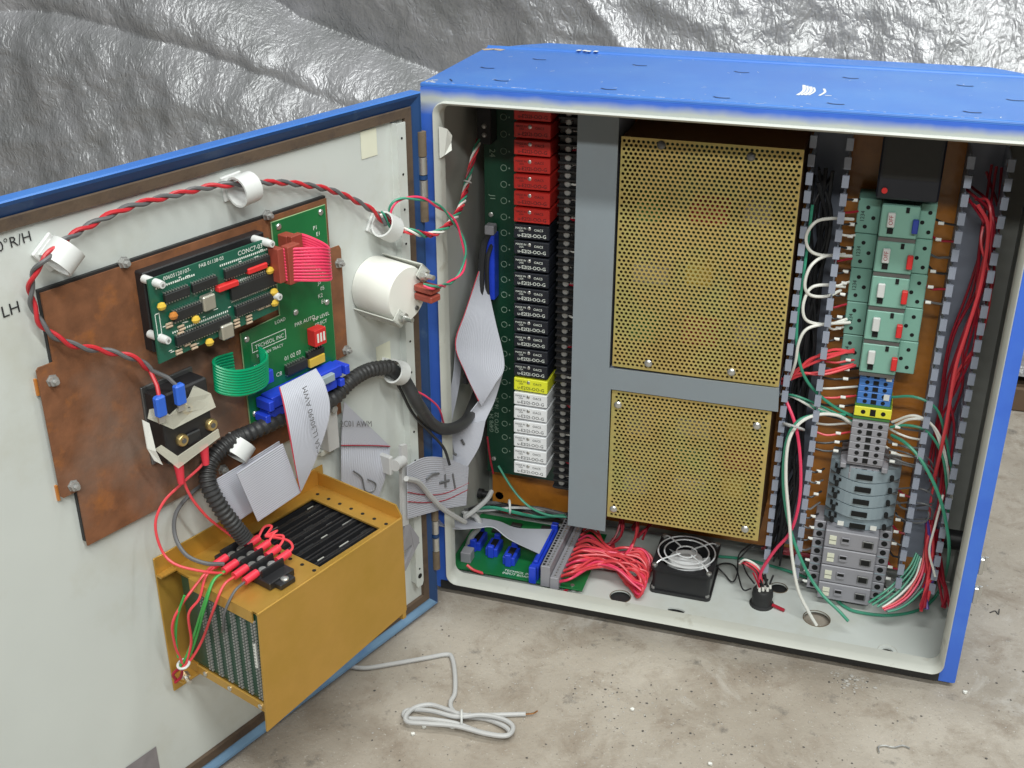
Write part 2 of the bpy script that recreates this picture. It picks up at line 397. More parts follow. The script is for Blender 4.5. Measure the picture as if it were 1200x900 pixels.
def tarp_mat():
    m = bpy.data.materials.new('tarp'); m.use_nodes = True; nt = m.node_tree; N = nt.nodes; L = nt.links; b = N['Principled BSDF']
    tc = N.new('ShaderNodeTexCoord')
    def nz(sc, det, st=(1, 1, 1), ro=.6, dis=0):
        mp = N.new('ShaderNodeMapping'); mp.inputs['Scale'].default_value = st; L.new(tc.outputs['Object'], mp.inputs[0])
        n = N.new('ShaderNodeTexNoise'); n.inputs['Scale'].default_value = sc; n.inputs['Detail'].default_value = det; n.inputs['Roughness'].default_value = ro; n.inputs['Distortion'].default_value = dis
        L.new(mp.outputs[0], n.inputs[0]); return n.outputs['Fac']
    cr = N.new('ShaderNodeValToRGB'); e = cr.color_ramp.elements; e[0].position = .3; e[0].color = (.30, .305, .31, 1); e[1].position = .7; e[1].color = (.50, .495, .52, 1)
    L.new(nz(9, 8, (1, 1, 1), .7), cr.inputs[0]); L.new(cr.outputs[0], b.inputs['Base Color'])
    b.inputs['Metallic'].default_value = .35; b.inputs['Roughness'].default_value = .37
    vo = N.new('ShaderNodeTexVoronoi'); vo.feature = 'DISTANCE_TO_EDGE'; vo.inputs['Scale'].default_value = 70
    wp = N.new('ShaderNodeMapping'); wp.inputs['Scale'].default_value = (1.3, 1, .8); wp.inputs['Rotation'].default_value = (0, .35, 0); L.new(tc.outputs['Object'], wp.inputs[0])
    dn = N.new('ShaderNodeTexNoise'); dn.inputs['Scale'].default_value = 30; L.new(wp.outputs[0], dn.inputs[0]); av = N.new('ShaderNodeVectorMath'); av.operation = 'MULTIPLY_ADD'; av.inputs[1].default_value = (.05, .05, .05)
    L.new(dn.outputs['Color'], av.inputs[0]); L.new(wp.outputs[0], av.inputs[2]); L.new(av.outputs[0], vo.inputs['Vector'])
    a = N.new('ShaderNodeMath'); a.operation = 'MULTIPLY_ADD'; a.inputs[1].default_value = .9; L.new(vo.outputs['Distance'], a.inputs[0]); L.new(nz(60, 4, (1.3, 1, .9), .6, .3), a.inputs[2])
    a2 = N.new('ShaderNodeMath'); a2.operation = 'MULTIPLY_ADD'; a2.inputs[1].default_value = .22; L.new(nz(190, 3), a2.inputs[0]); L.new(a.outputs[0], a2.inputs[2])
    bp = N.new('ShaderNodeBump'); bp.inputs['Strength'].default_value = .95; bp.inputs['Distance'].default_value = .0028; L.new(a2.outputs[0], bp.inputs['Height']); L.new(bp.outputs[0], b.inputs['Normal'])
    MATS['tarp'] = m
tarp_mat()
def tarp():
    nu, nv = 560, 250
    rg = np.random.default_rng(11)
    X, Zt = np.meshgrid(np.linspace(-1.7, 2.0, nu+1), np.linspace(0, 1, nv+1), indexing='ij'); Z = .055+1.10*Zt
    def low(sc, seed, n=5):
        r = np.random.default_rng(seed); o = 0
        for k in range(n):
            a = r.uniform(0, 6.28); f = sc*r.uniform(.6, 1.6); o = o+np.sin((X*np.cos(a)+Z*np.sin(a))*f*6.28+r.uniform(0, 6.28))
        return o/n
    Yd = .70+.16*Z+.10*low(.35, 3)*.5
    # long sagging creases on the left
    c1 = np.interp(X, [-2, -.86, -.62, -.42, -.2, .3, 2], [.95, .66, .52, .46, .40, .28, .1]); k = np.clip((.2-X)/.45, 0, 1); s = Z-c1
    Yd += .150*k*np.where(s > 0, np.exp(-np.abs(s)/.24), np.exp(-np.abs(s)/.07))
    c2 = np.interp(X, [-2, -1.1, -.8, -.55, .2, 2], [.50, .52, .47, .40, .2, .1]); Yd += .03*k*np.exp(-np.abs(Z-c2)/.03)
    c3 = np.interp(X, [-.5, -.1, .05, .2], [1.2, .66, .5, .2]); Yd -= .02*np.exp(-np.abs(Z-c3)/.02)*np.clip((.1-X)/.2, 0, 1)
    Yd -= .05*np.exp(-((X-.85)/.3)**2-((Z-.5)/.16)**2)
    # crumpling: many warped sharp folds, each dying away in places
    for i in range(46):
        f = 2.2*1.085**i; a = rg.normal(.35 if i % 3 else 1.3, .55)
        ph = (X*np.cos(a)+Z*np.sin(a))*f+.9*low(f*.22, 100+i, 3)+rg.uniform(0, 1)
        tri = np.abs((ph % 1)-.5)*2
        m = np.clip(.60+.9*low(f*.20, 300+i, 3), 0, 1)**1.2
        Yd += ((.020 if i < 12 else .027)/f)*tri*m
    mb = MB(); n = nv+1
    mb.v = [Vector(p) for p in np.stack([X.ravel(), Yd.ravel(), Z.ravel()], 1)]
    for i in range(nu):
        for j in range(nv): mb.f.append((i*n+j, (i+1)*n+j, (i+1)*n+j+1, i*n+j+1))
    mb.m = [0]*len(mb.f)
    o = solo(mb, 'tarpaulin', 'tarp', 'crumpled silver grey plastic tarpaulin hanging behind the blue cabinet', 'tarpaulin', (0, .7, 0))
    o.data.polygons.foreach_set('use_smooth', [True]*len(o.data.polygons))
tarp()
solo(MB().box(.70, 1.5, .74, .80, GZ, .034, .003), 'timber_batten', 'wood', 'dark brown timber batten on the floor under the tarpaulin hem at far right', 'timber', (1.1, .77, GZ))

# ================================================================ the enclosure
W, D, H = .612, .2, .62
enc = thing('electrical_enclosure', 'large blue steel electrical cabinet with cream lip standing open on the concrete', 'cabinet', (W/2, .1, 0))
T = .002
# top with a rear mounting flange and a raised seam
mb = MB().box(0, W, 0, .213, H-.003, H)
top = mb.build('top_panel', 'blue_paint', enc)
mb = MB(); mb.slab([(0, .2155, H-.002), (.03, .243, H-.001), (.062, .262, H), (.556, .262, H), (.585, .246, H-.001), (W, .222, H-.002), (W, .2155, H-.002)], (0, 0, -.0025)); mb.build('rear_flange', 'blue_paint', top)
mb = MB(); mb.cyl((0.001, .2145, H-.0005), (W-.001, .2145, H-.0005), .0028, 8); mb.build('seam', 'blue_paint', top, True)
mb = MB(); mb.cyl((0.001, .002, H-.001), (W-.001, .002, H-.001), .0022, 8); mb.build('front_fold', 'blue_paint', top, True)
def wall(name, x0, x1, y0, y1, z0, z1, inner):
    mb = MB(); mb.box(x0, x1, y0, y1, z0, z1); mb.m = [1 if i == inner else 0 for i in range(6)]; return mb.build(name, ['blue_paint', 'cream_inside'], enc)
wall('side_wall', -.0, T, .0, D, .0, H-.0035, 1)
wall('side_wall', W-T, W, .0, D, .0, H-.0035, 0)
mb = MB().box(T+.0002, W-T-.0002, D-.002, D, 0.0005, H-.0035); mb.m = [1 if i == 2 else 0 for i in range(6)]; mb.build('back_wall', ['blue_paint', 'cream_inside'], enc)
mb = MB().quad((T, .001, H-.0034), (W-T, .001, H-.0034), (W-T, D-.002, H-.0034), (T, D-.002, H-.0034)); mb.build('ceiling', 'cream_inside', enc)
HOLES = [(.2231, .0455, .0125, 'h'), (.2935, .0385, .011, 's'), (.4569, .0728, .0155, 'h'), (.3905, .082, .013, 'h'), (.407, .122, .0105, 'h'), (.5394, .0352, .006, 'h')]
outer = [(T, .002), (W-T, .002), (W-T, D-.002), (T, D-.002)]
hol = [circle(x, y, r if k == 'h' else .0045, 22, 1 if k == 'h' else 2.4) for x, y, r, k in HOLES]
v, F = plate_holes(outer, hol)
mb = MB(); n = len(v)
mb.v = [Vector((p.x, p.y, .0)) for p in v]+[Vector((p.x, p.y, -.002)) for p in v]
for t in F: mb.face(t); mb.face([i+n for i in reversed(t)])
b = n*2
for h in hol:
    k = len(mb.v); mb.v += [Vector((x, y, 0)) for x, y in h]+[Vector((x, y, -.002)) for x, y in h]; q = len(h)
    for i in range(q): mb.face((k+i, k+(i+1) % q, k+q+(i+1) % q, k+q+i))
fl = mb.build('floor_panel', 'cream', enc)
for i_ in (0, 1, 3, 4, 5):
    x, y, r, k = HOLES[i_]; MB().cyl((x, y, -.0062), (x, y, -.0045), r*(1.35 if k == 'h' else 1.2), 20).build('hole_shade_disc', 'black_rubber', fl)  # black discs added below the holes so they look dark and deep
for x, y, r, k in HOLES:
    if k == 'h' and r > .01: MB().ring((x, y, .0003), (0, 0, 1), r+.0004, .0005, 24, 5).build('hole_rim', 'grime', fl, True)
MB().ring((.5394, .0352, .0002), (0, 0, 1), .011, .0005, 20, 5).build('knockout_ring', 'cream_lip', fl, True)
for sx in (.03, .58):
    for sy in (.03, .17): MB().box(sx-.015, sx+.015, sy-.015, sy+.015, GZ, -.0021).build('foot', 'black_rubber', enc)
# front flange with overspray along the top, and the rolled cream lip
def flange_mat():
    m = mat('flange_paint', (.05, .155, .66), .42, var=.1, vs=12, col2=(.07, .2, .7), s2=6); nt = m.node_tree; N = nt.nodes; L = nt.links; b = N['Principled BSDF']
    src = b.inputs['Base Color'].links[0].from_socket; tc = [n for n in N if n.type == 'TEX_COORD'][0]
    sx = N.new('ShaderNodeSeparateXYZ'); L.new(tc.outputs['Object'], sx.inputs[0])
    ns = N.new('ShaderNodeTexNoise'); ns.inputs['Scale'].default_value = 40; L.new(tc.outputs['Object'], ns.inputs[0])
    mu = N.new('ShaderNodeMath'); mu.operation = 'MULTIPLY_ADD'; mu.inputs[1].default_value = .006; L.new(ns.outputs['Fac'], mu.inputs[0]); L.new(sx.outputs[2], mu.inputs[2])
    mr = N.new('ShaderNodeMapRange'); mr.inputs[1].default_value = .6175; mr.inputs[2].default_value = .6095; L.new(mu.outputs[0], mr.inputs[0])
    lo = N.new('ShaderNodeMapRange'); lo.inputs[1].default_value = .592; lo.inputs[2].default_value = .606; L.new(mu.outputs[0], lo.inputs[0])
    ml = N.new('ShaderNodeMath'); ml.operation = 'MULTIPLY'; L.new(mr.outputs[0], ml.inputs[0]); L.new(lo.outputs[0], ml.inputs[1])
    mx = N.new('ShaderNodeMix'); mx.data_type = 'RGBA'; L.new(ml.outputs[0], mx.inputs[0]); L.new(src, mx.inputs[6]); mx.inputs[7].default_value = (.47, .50, .48, 1); L.new(mx.outputs[2], b.inputs['Base Color'])
flange_mat()
mb = MB(); loft(mb, [rrect(0, W, 0, H-.0032, .003, .0015), rrect(0, W, 0, H-.0032, .003, -.001), rrect(.0155, W-.0155, .0120, H-.0165, .011, -.001), rrect(.0155, W-.0155, .0120, H-.0165, .011, .0015)])
mb.build('front_flange', 'flange_paint', enc)
MB().box(.006, W-.018, -.0030, -.0012, .0006, .0112).build('under_lip_shade', 'black_rubber', enc)  # black strip added as painted shade under the bottom lip
def lipring(): 
    mb = MB(); L_ = []
    for ins, y in ((.0150, .002), (.0150, -.0072), (.0153, -.0082), (.0158, -.0086), (.0164, -.0082), (.0194, -.0006), (.0198, .001), (.0198, .014), (.0190, .014), (.0190, .003)):
        L_.append(rrect(ins, W-ins, ins-.0035, H-ins-.001, .0135-(ins-.014)*.3, y, 8))
    loft(mb, L_); return mb.build('lip', 'cream_lip', enc, True)
lip = lipring()
# torn sticky residue on the left wall behind the lip
mb = MB(); mb.slab([(.0205, -.004, .578), (.026, .004, .574), (.029, .010, .566), (.027, .012, .558), (.029, .008, .551), (.0235, .0, .547), (.0205, -.004, .545)], (.0006, .0005, 0)); mb.build('torn_tape', 'tape', enc)
# wear on the top panel: white scuffs, paint chips and dents
def stroke(mb, pts, w, z=H+.0003):
    P = crom(pts, 5)
    for a, b_ in zip(P, P[1:]):
        d = (b_-a).normalized(); n_ = Vector((-d.y, d.x, 0))*w/2
        mb.quad((a.x-n_.x, a.y-n_.y, z), (b_.x-n_.x, b_.y-n_.y, z), (b_.x+n_.x, b_.y+n_.y, z), (a.x+n_.x, a.y+n_.y, z))
for k, dx in enumerate((0, .0035, .007, .0105, .0205)):
    mb = MB(); stroke(mb, [(.372+dx, .056+k*.001, 0), (.376+dx, .078, 0), (.374+dx, .106-k*.003, 0)], (.0032, .0022, .0032, .002, .0024)[k]); mb.build('paint_scuff', 'paper', top)
mb = MB(); stroke(mb, [(.398, .062, 0), (.404, .063, 0)], .002); mb.build('paint_scuff', 'paper', top)
for x, y in ((.112, .211), (.119, .2115), (.124, .209), (.132, .2105)): mb = MB(); mb.slab([(x-.003, y-.002, H+.0028), (x+.002, y-.003, H+.0028), (x+.003, y+.002, H+.0028), (x-.001, y+.003, H+.0028)], (0, 0, .0003)); mb.build('paint_chip', 'paper', top)
mb = MB()
for i in range(26):
    x = random.uniform(.002, .012); y = random.uniform(.002, .02); stroke(mb, [(x, y, 0), (x+random.uniform(.001, .004), y+random.uniform(-.001, .003), 0)], .001)
for i in range(14):
    x = random.uniform(.53, .57); stroke(mb, [(x, .259, 0), (x+random.uniform(.002, .006), .2605, 0)], .0012, H+.0006)
for i in range(70):
    x = random.uniform(.01, W-.01); stroke(mb, [(x, .0022, 0), (x+random.uniform(.001, .004), .0022+random.uniform(-.0006, .0012), 0)], random.uniform(.0005, .0012), H+.0013)
for i in range(60):
    x = random.uniform(.02, W-.02); y = random.uniform(.01, .205); a_ = random.uniform(0, 3.1); l_ = random.uniform(.001, .006); stroke(mb, [(x, y, 0), (x+l_*math.cos(a_), y+l_*math.sin(a_), 0)], random.uniform(.0003, .0007))
mb.build('paint_specks', 'paper', top, kind='stuff')
mb = MB(); stroke(mb, [(.001, .196, 0), (.012, .203, 0), (.024, .200, 0)], .010); mb.build('rust_spot', 'cap_orange' if False else 'res_tan', top)
for x, y in ((.040, .094), (.075, .035), (.08, .157), (.194, .157), (.19, .027), (.305, .152), (.417, .155), (.529, .15), (.532, .029), (.573, .094), (.303, .022), (.41, .027)):
    mb = MB(); stroke(mb, [(x-.008, y+.0035, 0), (x-.003, y, 0), (x+.004, y, 0), (x+.008, y+.0015, 0)], .0026); mb.build('dent_mark', 'blue_worn', top)
mb = MB(); stroke(mb, [(.022, .028, 0), (.008+.02, .018, 0)], .0018); stroke(mb, [(.588, .085, 0), (.594, .120, 0)], .005); mb.build('dent_mark', 'blue_worn', top)
# latches on the right side
for z in (.118, .155):
    mb = MB(); mb.box(W, W+.005, -.001, .006, z-.010, z+.010, .001); mb.box(W+.005, W+.008, 0, .003, z-.004, z+.012); mb.build('latch', 'zinc', enc)
for z in (.15, .36, .5): MB().cyl((W-T-.006, .03, z), (W-T, .03, z), .004, 10).build('latch_bolt', 'dull_zinc', enc, True)
MB().cyl((W-.045, .145, .095), (W-T, .145, .095), .012, 16).build('cable_gland', 'black_plastic', enc, True)
# hinges
for z0 in (.485, .05):
    for k, (h, m_) in enumerate(((.025, 'grime'), (.018, 'zinc'), (.004, 'blue_edge'), (.018, 'zinc'), (.025, 'grime'))):
        zz = z0+(0, .026, .045, .050, .069)[k]
        q_ = door_to_world((-.0058, -.0105, zz)); MB().cyl(q_, q_+Vector((0, 0, h)), .0046, 12).build('hinge_knuckle', m_, enc, True)
MB().box(-.0008, -.0002, -.010, .02, .48, .59).build('hinge_leaf', 'blue_edge', enc)
MB().box(-.0008, -.0002, -.010, .02, .045, .15).build('hinge_leaf', 'blue_edge', enc)

# ---- the door (door frame: x = minus the distance from the hinge, y into the door, z up)
DW = .612; Z0, Z1 = -.002, .6185
X0, X1 = -.004, -DW
mb = MB().box(X1+.001, X0-.001, -.004, .003, Z0+.001, Z1-.001); mb.m = [0, 0, 1, 0, 0, 0]
door = bpy.data.objects.new('door', mb.mesh('door', ['blue_paint', 'cream'])); COL.objects.link(door); door.parent = enc
door.location = H0-Vector(ORG[enc.name]); door.rotation_euler = (0, 0, TH); ORG[door.name] = Vector((0, 0, 0)); door['label'] = 'cream inside of the swung-open cabinet door with blue rim'
# knife-edge rim: outer wall blue, inner slope
def rloop(ins, y): return [Vector((X0-ins, y, Z1-ins)), Vector((X1+ins, y, Z1-ins)), Vector((X1+ins, y, Z0+ins)), Vector((X0-ins, y, Z0+ins))]
mb = MB(); loft(mb, [rloop(0, .0035), rloop(0, -.0092), rloop(.0012, -.0100)]); mb.build('rim', 'blue_paint', door)
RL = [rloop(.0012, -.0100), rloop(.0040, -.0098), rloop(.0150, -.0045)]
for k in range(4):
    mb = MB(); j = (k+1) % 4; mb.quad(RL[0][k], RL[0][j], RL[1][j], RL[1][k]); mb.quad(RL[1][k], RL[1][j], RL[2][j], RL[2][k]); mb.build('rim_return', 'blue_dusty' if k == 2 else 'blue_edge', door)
mb = MB(); loft(mb, [rloop(.0125, -.0068), rloop(.0135, -.0078), rloop(.0225, -.0074), rloop(.0235, -.0035)]); mb.build('gasket', 'gasket', door)
# perforated stiffener strip near the hinge
sx0, sx1 = -.0445, -.032
mb = MB(); mb.slab([(sx0, -.0125, .048), (sx0+.002, -.0125, .043), (sx1-.002, -.0125, .043), (sx1, -.0125, .048), (sx1, -.0125, .594), (sx0, -.0125, .594)], (0, .0015, 0)); mb.box(sx0, sx0+.0015, -.011, -.004, .05, .594)
st = mb.build('stiffener_strip', 'cream', door)
for i in range(15): MB().cyl((-.0383, -.0129, .068+i*.0365), (-.0383, -.0122, .068+i*.0365), .0013, 8).build('hole', 'dark_hole', door)
MB().cyl((-.0383, -.0131, .058), (-.0383, -.0122, .058), .0032, 10).build('hole', 'dark_hole', door)
# paper patches, stencil pad and marker writing
def dq(mb, x0, x1, z0, z1, y=-.0043): return mb.quad((x0, y, z0), (x1, y, z0), (x1, y, z1), (x0, y, z1))
for (x0, x1, z0, z1) in ((-.0880, -.0655, .567, .594), (-.083, -.061, .345, .367)): dq(MB(), x0, x1, z0, z1, -.0046).build('label_patch', 'paper_cream', door)
dq(MB(), -.447, -.412, .030, .070, -.0046).build('foam_patch', 'pad_grey', door)
UX, UZ = Vector((1, 0, 0)), Vector((0, 0, 1))
def mark(body, x, z, s, name='marker_writing', rot=0., m='ink'):
    a = R(rot); MB().text(body, (x, -.0047, z), (math.cos(a), 0, math.sin(a)), (-math.sin(a), 0, math.cos(a)), s).build(name, m, door)
mark('0\u00b0R/H', -.4560, .5855, .0115, rot=3); mark('LH', -.469, .5360, .0130, rot=2)

# ================================================================ things mounted on the door (door frame)
# ---- rusty steel plate
PX0, PX1, PZ0, PZ1 = -.446, -.1435, .317, .543
pl = thing('mounting_plate', 'rusty brown steel plate bolted to the inside of the door', 'steel plate', (-.295, -.0045, .317), 'd')
mb = MB(); mb.slab([(PX0, -.0075, PZ0), (PX1, -.0075, PZ0), (PX1, -.0075, .377), (-.131, -.0075, .377), (-.129, -.0075, .381), (-.129, -.0075, .489), (-.131, -.0075, .493), (PX1, -.0075, .493), (PX1, -.0075, PZ1), (PX0, -.0075, PZ1), (PX0, -.0075, .486), (-.459, -.0075, .486), (-.461, -.0075, .484), (-.461, -.0075, .372), (-.459, -.0075, .370), (PX0, -.0075, .370)], (0, .0015, 0)); mb.v = [v+Vector((0, -.0022, 0)) for v in mb.v]; mb.build('plate', 'rust', pl); MB().box(PX0-.0006, PX1+.0004, -.0080, -.0045, PZ0+.004, PZ1+.0022).build('gap_shade', 'black_rubber', pl)  # black sheet stands in for the shadow line behind the plate edge
me = MB().lathe((0, 0, 0), (0, -1, 0), [(0, .0052), (.001, .0052), (.001, .0042), (.0045, .0042), (.0045, .0022), (.008, .0020)], 6).mesh('nut', 'dull_zinc')
for x, z in ((-.371, .546), (-.218, .546), (-.450, .472), (-.449, .377), (-.1335, .476), (-.1315, .383), (-.300, .323), (-.29, .310)): put(me, 'nut', pl, (x, -.0094, z))
for z in (.472, .377): MB().box(-.462, -.460, -.0062, -.0040, z-.010, z+.004).build('rust_streak', 'cap_orange', pl)

# ---- large green board
gb = thing('circuit_board', 'large bright green circuit board on the rusty plate', 'circuit board', (-.2, -.0075, .355), 'd')
GY = -.0125
GP = [(-.2635, .3555), (-.1485, .3555), (-.1485, .5385), (-.2155, .5385), (-.2155, .449), (-.2635, .447)]
mb = MB(); mb.slab([(x, GY, z) for x, z in GP], (0, .0016, 0)); mb.build('board', 'pcb_green', gb)
mb = MB(); mb.tube([(x, GY+.0008, z) for x, z in GP], .0009, 4, smooth=False, closed=True); mb.build('board_edge', 'pcb_edge', gb)
me = MB().lathe((0, 0, 0), (0, -1, 0), [(0, .003), (.0008, .003), (.0016, .0022)], 10).mesh('screw', 'zinc', smooth=True)
for x, z in ((-.208, .533), (-.155, .533), (-.1555, .443), (-.1965, .446), (-.1535, .362), (-.2575, .364), (-.258, .440)): put(me, 'screw', gb, (x, GY, z))
FX, FZ = Vector((1, 0, 0)), Vector((0, 0, 1))
mb = MB()
for i, t in enumerate(('P1', 'E1', 'J2', '12', 'J3', '02', 'K4', '14', 'J5', '05', 'K2', 'E6')):
    mb.text(t, (-.163+(.0028 if i % 2 else -.0005), GY-.0003, .520-i*.0068), FX, FZ, .0055)
mb.text('TECHSOL INC', (-.2315, GY-.0003, .4285), FX, FZ, .0056); mb.text('BRITTAN TRACY', (-.232, GY-.0003, .4195), FX, FZ, .0044)
for a, b in (((-.2530, .4335), (-.211, .4335)), ((-.2530, .4242), (-.211, .4242))): mb.box(a[0], b[0], GY-.0003, GY-.0001, a[1], a[1]+.0006)
for x in (-.2530, -.2116): mb.box(x, x+.0006, GY-.0003, GY-.0001, .4245, .4335)
mb.text('PAR AUTO', (-.186, GY-.0003, .4335), FX, FZ, .0055); mb.text('INP LEVEL', (-.1645, GY-.0003, .431), FX, FZ, .005); mb.text('SELECT', (-.1655, GY-.0003, .4245), FX, FZ, .005); mb.text('TRIM', (-.166, GY-.0003, .4185), FX, FZ, .005)
mb.text('01 02 03', (-.205, GY-.0003, .4045), FX, FZ, .006); mb.text('C8', (-.224, GY-.0003, .392), FX, FZ, .006); mb.text('LOAD', (-.2165, GY-.0003, .444), FX, FZ, .005)
mb.text('J1', (-.251, GY-.0003, .410), FX, FZ, .0055); mb.text('C', (-.1555, GY-.0003, .372), FX, FZ, .007)
mb.build('silkscreen', 'silk', gb, kind='stuff')
o = MB().box(-.1845, -.1695, GY-.011, GY, .408, .425, .0006).build('dip_switch', 'sig_red', gb)
mb = MB(); [mb.box(-.182+k*.004, -.180+k*.004, GY-.0115, GY-.0105, .412, .421) for k in range(3)]; mb.build('slider', 'silk', o)
def ic(par, x, z, w, h, y, d=.0035, pins=None, name='chip', ang=0):
    mb = MB().box(x-w/2, x+w/2, y-d-.001, y-.001, z-h/2, z+h/2, .0004); o = mb.build(name, 'chip', par)
    n = pins or max(4, int(w/.0027)); mp = MB()
    for k in range(n):
        px = x-w/2+w*(k+.5)/n
        for s in (-1, 1): mp.box(px-.0005, px+.0005, y-.003, y, z+s*(h/2+.0002), z+s*(h/2+.0014))
    mp.build('pins', 'zinc', o); return o
ic(gb, -.2045, .3935, .026, .009, GY, .005, 8)
ic(gb, -.1785, .3985, .022, .006, GY, .004, 7)
MB().box(-.189, -.169, GY-.0065, GY-.0002, .3865, .3955, .0005).build('resistor_network', 'cap_yellow', gb)
# ribbon headers: the upper with a cable plugged in, the lower empty
def header(par, x0, x1, z, y, d, h, m='conn_blue', ears=True):
    mb = MB().box(x0, x1, y-d, y, z-h/2, z+h/2, .0008)
    if ears:
        for x, s in ((x0, -1), (x1, 1)): mb.box(x+s*.001, x+s*.007, y-d-.004, y-.001, z-h/2+.001, z+h/2-.001, .0008)
    return mb.build('ribbon_header', m, par)
h1 = header(gb, -.249, -.157, .3755, GY-.0002, .016, .012)
MB().box(-.236, -.172, GY-.0215, GY-.0162, .3718, .3795, .0006).build('strain_relief', 'grey_lid' if False else 'bluegrey_plastic', h1)
header(gb, -.252, -.162, .3625, GY-.0002, .013, .010)
mb = MB().box(-.257, -.243, GY-.015, GY-.0002, .396, .4085, .0006); mb.build('jumper_socket', 'conn_blue', gb)
mb = MB().box(-.2105, -.1995, GY-.012, GY-.0002, .495, .5265, .0006); mb.build('jumper_socket', 'brown_conn', gb)

# ---- small teal board on stand-offs over a thin black box
bx_ = thing('backing_box', 'thin black plastic box behind the small dark teal circuit board', 'plastic box', (-.295, -.0075, .466), 'd')
MB().box(-.362, -.232, -.020, -.0078, .466, .5362, .001).build('shell', 'black_plastic', bx_)
MB().box(-.356, -.240, -.0206, -.0201, .474, .528).build('face_panel', 'chip', bx_)
tb = thing('circuit_board', 'small dark teal circuit board crowded with chips on white stand-offs', 'circuit board', (-.302, -.020, .462), 'd')
TY = -.0345
mb = MB(); mb.slab([(-.3685, TY, .4625), (-.2365, TY, .4675), (-.2365, TY, .4690), (-.2395, TY, .5355), (-.3685, TY, .5355)], (0, .0016, 0)); mb.build('board', 'pcb_teal', tb)
for x, z in ((-.3615, .5315), (-.2445, .5330), (-.3635, .4840), (-.2415, .4830)):
    s = MB().lathe((x, -.0204, z), (0, -1, 0), [(0, .0036), (.0175, .0036), (.0200, .0034), (.0235, .0030)], 12).build('standoff', 'white_plastic', tb, True)
    MB().cyl((x, -.0441, z), (x, -.0445, z), .0013, 8).build('socket', 'dull_zinc', s)
for x, z, w_, h_ in ((-.3445, .5165, .025, .0075), (-.3160, .5165, .026, .0075), (-.2690, .5180, .050, .0075), (-.3360, .4985, .030, .0085), (-.2640, .4995, .052, .0120), (-.3225, .4770, .058, .0085), (-.2620, .4820, .050, .0085)): ic(tb, x, z, w_, h_, TY, .0035)
mb = MB().text('00605120107-', (-.340, TY-.0004, .5322), FX, FZ, .0048); mb.text('FAB 01138-03', (-.3045, TY-.0004, .5322), FX, FZ, .0046); mb.text('CONC7-03', (-.262, TY-.0004, .5310), FX, FZ, .0058); mb.text('R7 B', (-.305, TY-.0004, .5078), FX, FZ, .004)
for x0, x1, z in ((-.362, -.322, .5265), (-.296, -.242, .5262), (-.298, -.245, .5075), (-.352, -.292, .4845), (-.288, -.244, .4912)):
    n = int((x1-x0)/.0021)
    for k in range(n): mb.box(x0+(x1-x0)*k/n, x0+(x1-x0)*k/n+.0011, TY-.0004, TY-.0001, z-.0008, z+.0008)
for i in range(34):
    x = random.uniform(-.364, -.246); z = random.uniform(.466, .530); mb.box(x, x+random.uniform(.002, .005), TY-.0004, TY-.0002, z, z+.0007)
for a, b, c, e in ((-.366, -.3665, .487, .505), (-.366, -.362, .487, .4877), (-.3625, -.362, .487, .505), (-.366, -.362, .505, .5057)): mb.box(a, b, TY-.0004, TY-.0001, c, e)
mb.build('silkscreen', 'silk', tb, kind='stuff')
for x, z, m_ in ((-.3615, .5120, 'cap_yellow'), (-.3515, .5005, 'cap_orange'), (-.3300, .4900, 'cap_yellow'), (-.2455, .5080, 'cap_yellow'), (-.2430, .4870, 'cap_yellow'), (-.2435, .4770, 'cap_yellow'), (-.3190, .4655, 'cap_yellow')): MB().ball((x, TY-.004, z), .0042, (1, .8, .85)).build('capacitor', m_, tb, True)
for x, z in ((-.2935, .5085), (-.2600, .5145)): MB().box(x-.011, x+.011, TY-.0065, TY-.0002, z-.0026, z+.0026, .0008).build('dip_switch', 'sig_red', tb)
for x, z, m_ in ((-.3155, .5015, 'crystal'), (-.3000, .4700, 'crystal')): MB().box(x-.0065, x+.0065, TY-.007, TY-.0002, z-.0075, z+.0060, .0012).build('crystal_can', m_, tb)
me = MB().cyl((-.003, 0, 0), (.003, 0, 0), .0011, 8).mesh('resistor', 'res_tan', smooth=True)
for x, z in ((-.355, .494), (-.355, .4915), (-.344, .488), (-.343, .485), (-.345, .4825), (-.349, .4680), (-.349, .4655), (-.340, .4700), (-.334, .4675), (-.333, .4645), (-.286, .4740), (-.286, .4710), (-.286, .4680), (-.2720, .4730), (-.2720, .4700), (-.2720, .4670), (-.258, .4755), (-.250, .4755)): put(me, 'resistor', tb, (x, TY-.0015, z))
MB().box(-.2425, -.2355, TY-.013, TY-.0002, .4965, .5280, .0006).build('jumper_socket', 'brown_conn', tb)

# ---- red jumper between the two boards and green jumper under them
def jumper(name, label, ends, n, m, r, sag, fr='d'):
    t = thing(name, label, 'jumper cable', ends[0][0], fr)
    for k in range(n):
        f = k/(n-1); P = [Vector(a).lerp(Vector(b), f) for a, b in ends]
        MB().tube(P, r, 6, 8).build('wire', m, t, True)
    return t
t = jumper('jumper_cable', 'short pink-red wire jumper bridging the teal and green boards', [((-.237, TY-.010, .526), (-.237, TY-.010, .4985)), ((-.226, TY-.017, .525), (-.227, TY-.018, .4965)), ((-.205, TY-.025, .5215), (-.208, TY-.027, .4925)), ((-.188, TY-.020, .515), (-.192, TY-.024, .4885)), ((-.183, TY-.006, .5165), (-.186, TY-.010, .4925)), ((-.190, GY-.012, .5225), (-.192, GY-.012, .4985)), ((-.202, GY-.010, .5255), (-.203, GY-.010, .4965))], 11, 'wire_pink', .0013, 0)
MB().box(-.2345, -.2195, TY-.017, TY-.008, .4935, .5285, .0006).build('plug', 'brown_conn', t)
MB().box(-.2105, -.197, GY-.0185, GY-.0125, .4950, .5275, .0006).build('plug', 'brown_conn', t)
